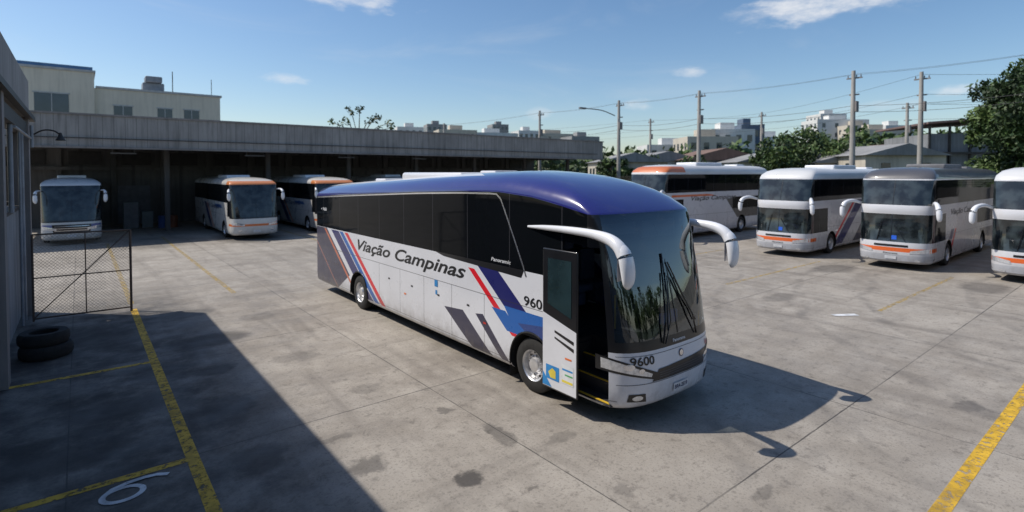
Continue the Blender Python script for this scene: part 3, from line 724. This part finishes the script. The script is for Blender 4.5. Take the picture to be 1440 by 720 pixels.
# ------------------------------------------------------------------ CANOPY BUILDING (back)
CONC = weathered('canopy_concrete', (.35, .335, .32), streak=.65, rib=.55)
CONCL = weathered('canopy_concrete_left', (.34, .325, .31), streak=.5, rib=.45, ribaxis=1)
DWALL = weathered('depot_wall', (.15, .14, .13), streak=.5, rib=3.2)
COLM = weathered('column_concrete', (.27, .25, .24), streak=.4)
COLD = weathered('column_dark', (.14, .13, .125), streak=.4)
STEEL = simple('dark_steel', (.06, .055, .05), .6, .4)
cn = empty('bus_depot_canopy')
boxes('fascia', [(-6, 45, 40, 40.25, 5.55, 7.35)], CONC, cn)
boxes('fascia_cap', [(-6.1, 45.1, 39.93, 40.32, 7.353, 7.46)], COLM, cn)
boxes('fascia_lip', [(-6.05, 45.05, 39.9, 40.3, 5.43, 5.547)], COLM, cn)
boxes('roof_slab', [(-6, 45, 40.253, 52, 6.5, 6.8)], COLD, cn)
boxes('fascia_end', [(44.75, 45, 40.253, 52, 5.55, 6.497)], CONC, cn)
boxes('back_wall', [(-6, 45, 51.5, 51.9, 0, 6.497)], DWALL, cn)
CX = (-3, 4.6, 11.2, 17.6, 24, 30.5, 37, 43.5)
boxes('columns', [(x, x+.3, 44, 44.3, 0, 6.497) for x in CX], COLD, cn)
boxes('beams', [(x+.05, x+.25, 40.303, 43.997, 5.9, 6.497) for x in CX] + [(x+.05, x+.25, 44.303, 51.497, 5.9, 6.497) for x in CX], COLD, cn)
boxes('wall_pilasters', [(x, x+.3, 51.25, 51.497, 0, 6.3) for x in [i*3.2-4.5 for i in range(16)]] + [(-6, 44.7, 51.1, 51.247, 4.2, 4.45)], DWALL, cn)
boxes('wall_windows', [(x+.7, x+2.6, 51.40, 51.497, 4.6, 5.6) for x in [i*3.2-4.5 for i in range(15)]], STEEL, cn)
boxes('wall_doors', [(2.3, 4.4, 51.42, 51.497, 0, 3.0), (18.5, 21, 51.42, 51.497, 0, 3.2)], GREYIN, cn)
multi_sweep('fluorescent_fixtures', [([(x, 40.8, 5.2), (x+1.3, 40.8, 5.2)], .05) for x in (1.5, 9, 15.6, 22)] + [([(x, 40.8, 5.2), (x, 40.8, 6.5)], .015) for x in (1.6, 2.7, 9.1, 10.2, 15.7, 16.8)], GREYIN, cn)
boxes('conduit', [(-6, 44, 39.86, 39.895, 6.0, 6.05)], STEEL, cn)
tb = empty('tool_cabinet'); boxes('cabinet_body', [(2.4, 3.3, 47, 47.6, 0, 1.9), (3.5, 4.2, 47.2, 47.7, 0, 1.2)], simple('green_grey_metal', (.14, .16, .16), .6), tb, .03)
boxes('cabinet_doors', [(2.44, 2.83, 46.97, 46.997, .1, 1.8), (2.87, 3.26, 46.97, 46.997, .1, 1.8)], GREYIN, tb)
dr = empty('oil_drum')
for dx, m in ((4.7, simple('drum_blue', (.03, .08, .25), .5)), (5.35, simple('drum_rust', (.22, .07, .03), .6))):
    prof = [(0, 0), (0, .29), (.28, .29), (.30, .305), (.32, .29), (.58, .29), (.6, .305), (.62, .29), (.88, .29), (.88, 0)]
    vs, fs = [], []
    for zz, rr in prof:
        for k in range(20): vs.append((dx+rr*math.cos(k*math.pi/10), 46.5+rr*math.sin(k*math.pi/10), zz))
    for i in range(len(prof)-1):
        for k in range(20): fs.append((i*20+k, i*20+(k+1) % 20, (i+1)*20+(k+1) % 20, (i+1)*20+k))
    mobj('drum', vs, fs, m, dr, smooth=True)

# ------------------------------------------------------------------ LEFT WORKSHOP
ws = empty('workshop_building')
boxes('fascia', [(-1.35, -1.12, -12, 21.3, 5.55, 6.68)], CONCL, ws)
boxes('fascia_end', [(-14, -1.353, 21.05, 21.3, 5.55, 6.68)], CONC, ws)
boxes('roof_slab', [(-14, -1.353, -12, 21.047, 6.2, 6.5)], COLM, ws)
boxes('columns', [(-1.48, -1.08, y, y+.42, 0, 5.547) for y in (20.2, 13.5, 6, -2)], COLM, ws)
boxes('low_wall', [(-1.5, -1.32, -12, 13.49, 0, 3.0), (-1.5, -1.32, 13.93, 20.19, 0, 3.0)], weathered('workshop_wall', (.3, .31, .32), streak=.6), ws)
boxes('wall_cap', [(-1.54, -1.28, 13.93, 20.19, 3.003, 3.1), (-1.54, -1.28, -12, 13.49, 3.003, 3.1)], STEEL, ws)
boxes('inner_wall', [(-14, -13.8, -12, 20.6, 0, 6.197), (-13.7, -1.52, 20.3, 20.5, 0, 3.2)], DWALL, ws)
boxes('header_beam', [(-1.42, -1.12, 6.43, 20.19, 5.1, 5.4)], STEEL, ws)
boxes('eave_gutter', [(-1.115, -.98, -12, 21.3, 5.5, 5.62)], STEEL, ws)
multi_sweep('pipes', [([(-1.2, 19.6, 0), (-1.2, 19.6, 5.1)], .045), ([(-1.2, 18.9, 0), (-1.2, 18.9, 5.1)], .03), ([(-1.2, 16.5, 3.1), (-1.2, 16.5, 5.1)], .05),
                      ([(-1.0, 19.8, 4.7), (-1.0, 19.8, 5.3)], .04), ([(-1.02, 15, 4.95), (-1.02, 20.4, 4.95)], .03)], simple('pipe_grey', (.3, .32, .35), .5), ws, 8)
lp = empty('wall_lamp')
sweep('arm', [(-1.1, 20.5, 5.0), (-.8, 20.3, 5.2), (-.55, 20.2, 5.2), (-.42, 20.2, 5.1)], .022, STEEL, lp, 8, 4)
sweep('shade', [(-.4, 20.2, 5.15), (-.4, 20.2, 5.05), (-.4, 20.2, 4.96), (-.4, 20.2, 4.92)], [(.03, .03), (.06, .06), (.11, .11), (.12, .12)], STEEL, lp, 14, 3)
gt = empty('chain_link_gate')
GX0, GX1, GY, GH = -1.0, 1.12, 19.0, 2.36
RUST = simple('rusty_frame', (.13, .095, .075), .7, .3)
multi_sweep('frame', [([(GX0, GY, .05), (GX0, GY, GH)], .025), ([(GX1, GY, .0), (GX1, GY, GH)], .032), ([(GX0, GY, GH), (GX1, GY, GH)], .022), ([(GX0, GY, .12), (GX1, GY, .12)], .022),
                      ([(GX0, GY, 1.2), (GX1, GY, 1.2)], .016), ([(GX0, GY, .12), (GX1, GY, GH)], .014), ([(.1, GY, .12), (.1, GY, GH)], .014)], RUST, gt, 8)
items = []; stp = .085
H = GH-.12; Wd = GX1-GX0
k = -H
while k < Wd:
    for sgn in (0, 1):
        a0 = max(k, 0); a1 = min(k+H, Wd)
        if a1-a0 > .02:
            p0 = (a0, a0-k); p1 = (a1, a1-k)
            if sgn: p0, p1 = (Wd-p0[0], p0[1]), (Wd-p1[0], p1[1])
            items.append(([(GX0+p0[0], GY+.004*sgn, .12+p0[1]), (GX0+p1[0], GY+.004*sgn, .12+p1[1])], .004))
    k += stp
multi_sweep('wire_mesh', items, simple('galvanised_wire', (.32, .30, .27), .5, .4), gt, 3)
tr_ = empty('tire_stack')
def flat_tire(x, y, z0, r, h):
    prof = [(.56*r, .02), (.62*r, 0), (.9*r, 0), (.98*r, .05), (r, .1), (r, h-.1), (.98*r, h-.05), (.9*r, h), (.62*r, h), (.56*r, h-.02), (.6*r, h*.5), (.56*r, .02)]
    n = 36; vs, fs = [], []
    for rr, zz in prof:
        for q in range(n): vs.append((x+rr*math.cos(2*math.pi*q/n), y+rr*math.sin(2*math.pi*q/n), z0+zz))
    for i in range(len(prof)-1):
        for q in range(n): fs.append((i*n+q, i*n+(q+1) % n, (i+1)*n+(q+1) % n, (i+1)*n+q))
    mobj('tire', vs, fs, RUBBER, tr_, smooth=True)
flat_tire(-.62, 15.5, 0, .47, .27); flat_tire(-.66, 15.55, .275, .45, .26)

# ------------------------------------------------------------------ BUILDINGS
BEIGE = weathered('beige_render', (.72, .66, .53), streak=.2, var=.12)
WIN = simple('window_pane', (.04, .055, .07), .1, 0, .5, .3, 1)
FRM = simple('window_frame', (.5, .5, .48), .6)
bb = empty('apartment_building')
boxes('walls', [(-8, 11.4, 62, 76, 0, 11.7), (-8, 1.2, 61.6, 76.2, 0, 13.0)], BEIGE, bb)
boxes('parapet', [(-8.1, 1.3, 61.5, 76.3, 13.003, 13.2), (1.303, 11.55, 61.9, 76.1, 11.703, 11.9)], FRM, bb)
boxes('blue_roof', [(-7.9, 1.1, 61.7, 76, 13.203, 13.5)], simple('blue_roofing', (.10, .22, .40), .5), bb)
wl = [(2.6, 4.0), (6.0, 7.2), (8.2, 9.5), (-2.9, -.6)]
ww, wf = [], []
for i, (a, c) in enumerate(wl):
    z0, z1 = (8.9, 10.2); yy = 62 if a > 1 else 61.6
    if a < 0: z0, z1 = 9.1, 10.9
    for dz_ in (0, -3.2):
        ww.append((a, c, yy-.03, yy-.003, z0+dz_, z1+dz_)); wf += [(a-.1, c+.1, yy-.09, yy-.003, z0+dz_-.12, z0+dz_-.004), (a-.1, c+.1, yy-.07, yy-.003, z1+dz_+.004, z1+dz_+.1), ((a+c)/2-.03, (a+c)/2+.03, yy-.05, yy-.031, z0+dz_, z1+dz_)]
boxes('windows', ww, WIN, bb); boxes('window_frames', wf, FRM, bb)
boxes('rooftop_unit', [(5.0, 6.8, 64, 65.5, 11.9, 12.9), (5.2, 6.6, 63.6, 65.2, 12.903, 13.5)], simple('unit_grey', (.25, .27, .3), .5), bb, .1)
multi_sweep('antennas', [([(7.5, 64, 11.8), (7.5, 64, 14.2)], .04), ([(10.8, 63, 11.8), (10.8, 63, 13.6)], .03)], STEEL, bb)

def apartment(x, y, w, d, h, col, rows, cols, rz=0.):
    e = empty('apartment_building', (x, y, 0), rz)
    boxes('walls', [(-w/2, w/2, -d/2, d/2, 0, h), (-w/6, w/6, -d/6, d/6, h+.003, h+1.6)], weathered('render_wall', col, streak=.25, var=.15), e)
    l = []
    for r_ in range(rows):
        z = h-1.2-r_*2.9
        if z < 1: break
        for c in range(cols):
            cx = -w/2+(c+.5)*w/cols; l.append((cx-.5, cx+.5, -d/2-.06, -d/2-.003, z-1.3, z))
        for c in range(cols):
            cy = -d/2+(c+.5)*d/cols; l.append((-w/2-.06, -w/2-.003, cy-.45, cy+.45, z-1.3, z))
    boxes('windows', l, WIN, e)
def house(x, y, w, d, h, wall, roof, rz=0.):
    e = empty('house', (x, y, 0), rz)
    boxes('walls', [(-w/2, w/2, -d/2, d/2, 0, h)], weathered('house_wall', wall, streak=.4), e)
    o_ = .4; hh = w*.14
    mobj('roof', [(-w/2-o_, -d/2-o_, h), (w/2+o_, -d/2-o_, h), (w/2+o_, d/2+o_, h), (-w/2-o_, d/2+o_, h), (0, -d/2-o_, h+hh), (0, d/2+o_, h+hh)],
         [(0, 4, 5, 3), (1, 2, 5, 4), (0, 1, 4), (2, 3, 5)], weathered('roof_sheet', roof, streak=.3), e)
    boxes('windows', [(-w/2-.05, -w/2-.003, c-.5, c+.5, h-2.0, h-.8) for c in (-d/4, 0, d/4)] + [(c-.5, c+.5, -d/2-.05, -d/2-.003, h-2.0, h-.8) for c in (-w/4, w/4)], WIN, e)
F = Vector((.6266, .7793)); RT = Vector((.7793, -.6266))
def at(u, d):
    a = (u-720)/757; p = (F+RT*a)*d; return p.x, p.y
GR, TC, CR, WH = (.3, .3, .3), (.22, .14, .11), (.55, .5, .42), (.68, .68, .66)
def hz(v, d): return 4+(243-v)*d/757
for u, v, d, w, c in ((575, 180, 190, 9, WH), (612, 176, 220, 8, GR), (640, 184, 170, 12, CR), (690, 188, 180, 16, WH), (700, 176, 260, 8, GR), (738, 185, 200, 8, WH), (775, 189, 210, 20, CR), (815, 193, 180, 10, GR)):
    x, y = at(u, d); apartment(x, y, w, 9, hz(v, d), c, 3, 4, R(-20))
for u, v, d, w, c in ((1172, 170, 170, 16, WH), (1160, 162, 190, 9, WH), (1200, 178, 165, 10, CR), (1045, 178, 120, 5, (.12, .16, .22)), (1018, 184, 115, 9, WH), (990, 194, 110, 10, CR), (1225, 184, 150, 12, CR), (1250, 178, 170, 9, WH), (940, 205, 120, 12, WH), (1075, 194, 140, 12, WH), (1370, 196, 120, 12, CR)):
    x, y = at(u, d); apartment(x, y, w, 9, hz(v, d), c, 4, 4, R(-38))
for u, v, d, w, dd, wc, rc in ((880, 216, 75, 9, 8, CR, GR), (925, 214, 80, 10, 9, WH, GR), (1000, 210, 78, 12, 9, GR, TC), (1060, 216, 72, 9, 9, WH, GR), (1225, 205, 62, 9, 10, CR, GR), (1262, 202, 70, 9, 9, WH, TC), (1160, 216, 66, 9, 9, CR, GR)):
    x, y = at(u, d); h = hz(v, d); house(x, y, w, dd, h-w*.14, wc, rc, R(-35))
x, y = at(1340, 62)
wh = empty('warehouse', (x, y, 0), R(-50))
CORR = weathered('corrugated_metal', (.24, .25, .26), streak=.6, rib=.35)
boxes('walls', [(-5, 4.5, -5, 5, 0, 8.2)], CORR, wh)
boxes('frame', [(-5.1+i*1.9, -4.95+i*1.9, -5.25, -5.003, 0, 9.2) for i in range(6)] + [(-5.2, 4.8, -5.5, -5.253, 6.0, 6.2)], STEEL, wh)
mobj('roof', [(-5.6, -6, 9.2), (5.2, -6, 9.9), (5.2, 6, 9.9), (-5.6, 6, 9.2), (-5.6, -6, 9.4), (5.2, -6, 10.1), (5.2, 6, 10.1), (-5.6, 6, 9.4)],
     [(0, 3, 2, 1), (4, 5, 6, 7), (0, 1, 5, 4), (1, 2, 6, 5), (2, 3, 7, 6), (3, 0, 4, 7)], weathered('roof_red_sheet', (.2, .13, .12)), wh)

pw = empty('perimeter_wall')
PWM = weathered('perimeter_concrete', (.30, .29, .27), streak=.5, rib=2.5, ribaxis=1)
boxes('wall', [(44.4, 44.65, -30, 39.6, 0, 3.1)], PWM, pw); boxes('posts', [(44.2, 44.397, y, y+.25, 0, 3.3) for y in range(-30, 39, 5)], COLM, pw)
multi_sweep('barbed_wire', [([(44.5, -30, z), (44.5, 39.5, z)], .015) for z in (3.3, 3.45, 3.6)], STEEL, pw, 4)

# ------------------------------------------------------------------ POLES + WIRES
PC = weathered('pole_concrete', (.40, .38, .35), streak=.3)
def pole(x, y, h, arms=True):
    e = empty('utility_pole', (x, y, 0))
    sweep('shaft', [(0, 0, 0), (0, 0, h*.5), (0, 0, h)], [(.24, .24), (.2, .2), (.14, .14)], PC, e, 12)
    if arms:
        boxes('crossarms', [(.15, .27, -.55, .55, h-.6, h-.5), (.15, .27, -.35, .35, h-1.9, h-1.8), (-.25, .25, -.32, -.2, h-3.2, h-2.4)], COLM, e)
        multi_sweep('insulators', [([(.21, q, h-.5), (.21, q, h-.3)], .04) for q in (-.45, -.15, .15, .45)], GREYIN, e, 8)
P = [(48.6, -9, 12.2), (48, 3.2, 12.1), (47.5, 16.3, 12.0), (47.2, 29.6, 12.0), (46.7, 39.2, 12.0), (46.4, 52, 12), (46.2, 75, 12)]
for p in P: pole(*p)
far_p = [(at(1293, 44), 12.2), (at(1274, 58), 11.5), (at(1070, 80), 13), (at(914, 85), 12.5)]
for (x, y), h in far_p: pole(x, y, h)
def wire(a, b2, sag, r=.009):
    a, b2 = Vector(a), Vector(b2)
    return ([a.lerp(b2, t/10)-Vector((0, 0, sag*4*(t/10)*(1-t/10))) for t in range(11)], r)
wi = []
for a, b2 in zip(P, P[1:]):
    for dx, dz_ in ((-.7, -.25), (.7, -.25), (.1, -2.7), (0, -3.2)):
        wi.append(wire((a[0]+.2+dx*.3, a[1]+dx*.3, a[2]+dz_), (b2[0]+.2+dx*.3, b2[1]+dx*.3, b2[2]+dz_), .2+abs(dz_)*.04, .009 if dz_ > -2 else .015))
f0, f1, f2_, f3 = [(p[0][0], p[0][1], p[1]) for p in far_p]
for a, b2 in ((f0, f2_), (f2_, f3), (f0, (70, -8, 12)), (f1, (80, -8, 12)), (f3, (60, 90, 12))):
    for dz_ in (-.2, -1.8, -2.6): wi.append(wire((a[0], a[1], a[2]+dz_), (b2[0], b2[1], b2[2]+dz_), .3, .012))
pl = empty('power_lines'); multi_sweep('wires', wi, simple('cable_black', (.07, .07, .07), .6), pl, 4)
sl = empty('street_lamp', (46.3, 39.4, 0))
sweep('arm', [(0, 0, 10.3), (-1.2, .9, 10.9), (-2.6, 2, 11.1)], .05, STEEL, sl, 8, 4)
boxes('lamp_head', [(-3.5, -2.5, 1.9, 2.2, 11.02, 11.2)], GREYIN, sl, .05)

# ------------------------------------------------------------------ VEGETATION
def leafmat(name, c):
    m, nt, b = newmat(name); o = OBJ(nt)
    setin(nt, b.inputs['Base Color'], MIX(nt, RNG(nt, NOISE(nt, o, 1.2, 4), .3, .7), tuple(q*.55 for q in c), c))
    b.inputs['Roughness'].default_value = .6
    return m
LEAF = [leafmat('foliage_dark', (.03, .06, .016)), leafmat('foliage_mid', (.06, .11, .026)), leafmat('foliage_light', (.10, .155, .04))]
BARK = weathered('bark', (.12, .09, .065))
def leaves(name, clumps, per, size, parent=None):
    vs, fs, mi = [], [], []
    for (x, y, z, r) in clumps:
        sh = random.choice((0, 0, 1, 1, 2))
        for _ in range(int(per*r*r)):
            d = Vector((random.gauss(0, 1), random.gauss(0, 1), random.gauss(0, 1))).normalized()*r*(random.random()**.45)
            c = Vector((x, y, z))+Vector((d.x, d.y, d.z*.75))
            a = Vector((random.uniform(-1, 1), random.uniform(-1, 1), random.uniform(-1, 1))).normalized()
            b2 = a.orthogonal().normalized(); b2 = (Matrix.Rotation(random.uniform(0, 6.28), 3, a) @ b2)
            q = a.cross(b2); s_ = size*random.uniform(.6, 1.3); b0 = len(vs)
            vs += [c-b2*s_, c+q*s_*.45, c+b2*s_, c-q*s_*.45]; fs.append((b0, b0+1, b0+2, b0+3))
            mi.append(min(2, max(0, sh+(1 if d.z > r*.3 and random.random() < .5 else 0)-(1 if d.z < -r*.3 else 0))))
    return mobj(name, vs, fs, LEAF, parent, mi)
def tree(x, y, h, r, per=70, size=.22, n=38, name='leafy_tree', low=0):
    e = empty(name, (x, y, 0)); cz = h-r*.8
    sweep('trunk', [(0, 0, 0), (.1, .1, h*.25), (-.1, .1, h*.5), (0, 0, h*.75)], [(.3, .3), (.24, .24), (.18, .18), (.08, .08)], BARK, e, 10, 3)
    limbs, cl = [], []
    for i in range(9):
        a = i*2.4; el = random.uniform(.3, 1.1); ln = r*random.uniform(.6, .95); z0 = h*random.uniform(.3, .6)
        p1 = (math.cos(a)*ln*math.cos(el), math.sin(a)*ln*math.cos(el), z0+ln*math.sin(el))
        limbs.append(([(0, 0, z0), (p1[0]*.5, p1[1]*.5, z0+(p1[2]-z0)*.6), p1], [(.12, .12), (.08, .08), (.03, .03)]))
        cl.append((p1[0], p1[1], p1[2], r*.3))
    for i in range(n):
        d = Vector((random.gauss(0, 1), random.gauss(0, 1), random.gauss(0, 1))).normalized()*(random.random()**.4)*r*random.uniform(.75, 1.1)
        cl.append((d.x, d.y, cz+d.z*.85, r*random.uniform(.16, .32)))
    for i in range(low):
        a = random.uniform(0, 6.28); q = r*random.uniform(.2, .85)
        cl.append((math.cos(a)*q, math.sin(a)*q, random.uniform(2.5, cz), r*random.uniform(.2, .32)))
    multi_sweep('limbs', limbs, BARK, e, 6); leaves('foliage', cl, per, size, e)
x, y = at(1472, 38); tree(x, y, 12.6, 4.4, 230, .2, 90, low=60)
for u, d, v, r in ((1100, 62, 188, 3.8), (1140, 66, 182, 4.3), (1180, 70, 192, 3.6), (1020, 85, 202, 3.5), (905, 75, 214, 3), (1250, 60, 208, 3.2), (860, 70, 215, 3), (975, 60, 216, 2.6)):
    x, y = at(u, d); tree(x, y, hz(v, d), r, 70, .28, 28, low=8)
x, y = at(506, 62); e = empty('sparse_tree', (x, y, 0))
sweep('trunk', [(0, 0, 0), (.2, 0, 5), (0, .2, 9)], [(.25, .25), (.18, .18), (.1, .1)], BARK, e, 8, 3)
lm, cl = [], []
for i in range(9):
    a = R(-84+i*21+random.uniform(-8, 8)); hh = random.uniform(1.5, 2.8); p = (math.cos(R(38.8))*math.sin(a)*3.4, -math.sin(R(38.8))*math.sin(a)*3.4+random.uniform(-1, 1), 8.8+math.cos(a)*hh)
    lm.append(([(0, .2, 7.6), (p[0]*.6, p[1]*.6, 7.9+(p[2]-7.9)*.75), p], [(.07, .07), (.05, .05), (.02, .02)])); cl += [(p[0], p[1], p[2], .6), (p[0]*.7, p[1]*.7, p[2]-.4, .5)]
multi_sweep('limbs', lm, BARK, e, 5); leaves('foliage', cl, 50, .24, e)
cl = []
for i in range(420):
    u = random.uniform(560, 1500); d = random.uniform(100, 230); x, y = at(u, d)
    top = 2.5+ (6 if u > 1060 else 0)*min(1, (u-1060)/120 if u > 1060 else 0)*(d/160)
    cl.append((x, y, random.uniform(1.5, 6)+top*.8, random.uniform(2.2, 4)))
leaves('reflection_trees', cl, 6, .9)
cl = []  # unseen tree row behind the camera, added so the windshield reflects dark foliage
for i in range(90):
    cl.append((random.uniform(-25, 60), random.uniform(-48, -38), random.uniform(1.5, 8), random.uniform(1.8, 3.2)))
leaves('reflection_trees', cl, 14, .6)
cl = []
for i in range(70):
    yy = random.uniform(-8, 39); cl.append((random.uniform(46, 52), yy, random.uniform(1.2, 3.4), random.uniform(.9, 1.5)))
leaves('shrubs', cl, 70, .22)
vs, fs = [], []
n = 40
for j in range(n+1):
    for i in range(n+1):
        u = 500+i*1400/n; d = 240+j*500/n; x, y = at(u, d)
        h = 2+14*math.exp(-((u-1250)/260)**2)*min(1, j/8)+4*mnoise.noise(Vector((x*.01, y*.01, 0)))
        vs.append((x, y, h if j else -1))
for j in range(n):
    for i in range(n): a = j*(n+1)+i; fs.append((a, a+1, a+n+2, a+n+1))
mobj('hill', vs, fs, leafmat('hill_green', (.09, .12, .06)), smooth=True)

# ------------------------------------------------------------------ SKY, SUN
w = bpy.data.worlds.new('World'); sc.world = w; w.use_nodes = True; nt = w.node_tree
bg = nt.nodes['Background']
sky = nt.nodes.new('ShaderNodeTexSky'); sky.sky_type = 'NISHITA'; sky.sun_disc = False
L = Vector((.58, -.58, -1.0)); elev = math.atan2(1, math.hypot(.58, .58))
sky.sun_elevation = elev; sky.sun_rotation = R(-45); sky.air_density = 1.0; sky.dust_density = .8; sky.ozone_density = 2.0
STR = .13
gen = nt.nodes.new('ShaderNodeTexCoord').outputs['Generated']
hs = nt.nodes.new('ShaderNodeHueSaturation'); hs.inputs['Saturation'].default_value = 1.15; nt.links.new(sky.outputs[0], hs.inputs['Color'])
col = hs.outputs[0]
nz = NOISE(nt, MAP(nt, gen, (9, 9, 26)), 1.6, 8, .62)
def dot(v):
    n_ = nt.nodes.new('ShaderNodeVectorMath'); n_.operation = 'DOT_PRODUCT'; nt.links.new(gen, n_.inputs[0]); n_.inputs[1].default_value = v
    return n_.outputs['Value']
tot = None
for u, v, a, b2, st in ((1145, 8, 110, 26, .85), (1060, 22, 45, 16, .5), (500, 0, 85, 16, .75), (407, 110, 36, 8, .55), (970, 103, 22, 8, .6), (1345, 126, 28, 9, .6), (897, 148, 24, 9, .5), (760, 160, 22, 8, .35), (1225, 150, 60, 8, .2)):
    d3 = Vector((F.x+RT.x*(u-720)/757, F.y+RT.y*(u-720)/757, (243-v)/757)); ln = d3.length; d3n = d3/ln
    t = Vector((0, 0, 1)).cross(d3n).normalized(); up = d3n.cross(t).normalized()
    qa = M(nt, 'MULTIPLY', dot(t), ln*757/a); qb = M(nt, 'MULTIPLY', dot(up), ln*757/b2)
    q = M(nt, 'ADD', M(nt, 'MULTIPLY', qa, qa), M(nt, 'MULTIPLY', qb, qb))
    q = M(nt, 'ADD', q, M(nt, 'MULTIPLY', M(nt, 'SUBTRACT', nz, .5), 5.0))
    mk_ = M(nt, 'MULTIPLY', RNG(nt, q, 1.3, -.8, 0, st), M(nt, 'GREATER_THAN', dot(d3n), .5))
    tot = mk_ if tot is None else M(nt, 'MAXIMUM', tot, mk_)
# faint high cirrus veil
cv = RNG(nt, NOISE(nt, MAP(nt, gen, (1.5, 3, 7), (0, 0, .6)), 1.5, 7, .6, .8), .5, .8, 0, .16)
col = MIX(nt, cv, col, (5.5, 5.8, 6.1))
col = MIX(nt, tot, col, (6.6, 6.7, 6.9))
nt.links.new(col, bg.inputs[0]); bg.inputs[1].default_value = STR
sun = bpy.data.lights.new('sun', 'SUN'); sun.energy = 4.5; sun.angle = R(.5); sun.color = (1, .94, .85)
so = bpy.data.objects.new('sun', sun); COL.objects.link(so); so.rotation_euler = L.to_track_quat('-Z', 'Y').to_euler(); so.location = (-20, 20, 30)

# ------------------------------------------------------------------ CAMERA
cam = bpy.data.cameras.new('camera'); co = bpy.data.objects.new('camera', cam); COL.objects.link(co)
PITCH = 1.5; fpx = 757
co.location = (0, 0, 4); co.rotation_euler = (R(90-PITCH), 0, R(-38.8))
cam.sensor_width = 36; cam.lens = 36*fpx/1440
cam.shift_y = -(360-(243+fpx*math.tan(R(PITCH))))/1440
cam.clip_end = 4000; cam.clip_start = .05
cam.dof.use_dof = True; cam.dof.focus_distance = 9.6; cam.dof.aperture_fstop = .8
sc.camera = co
sc.view_settings.view_transform = 'Standard'; sc.view_settings.look = 'None'; sc.view_settings.exposure = 0
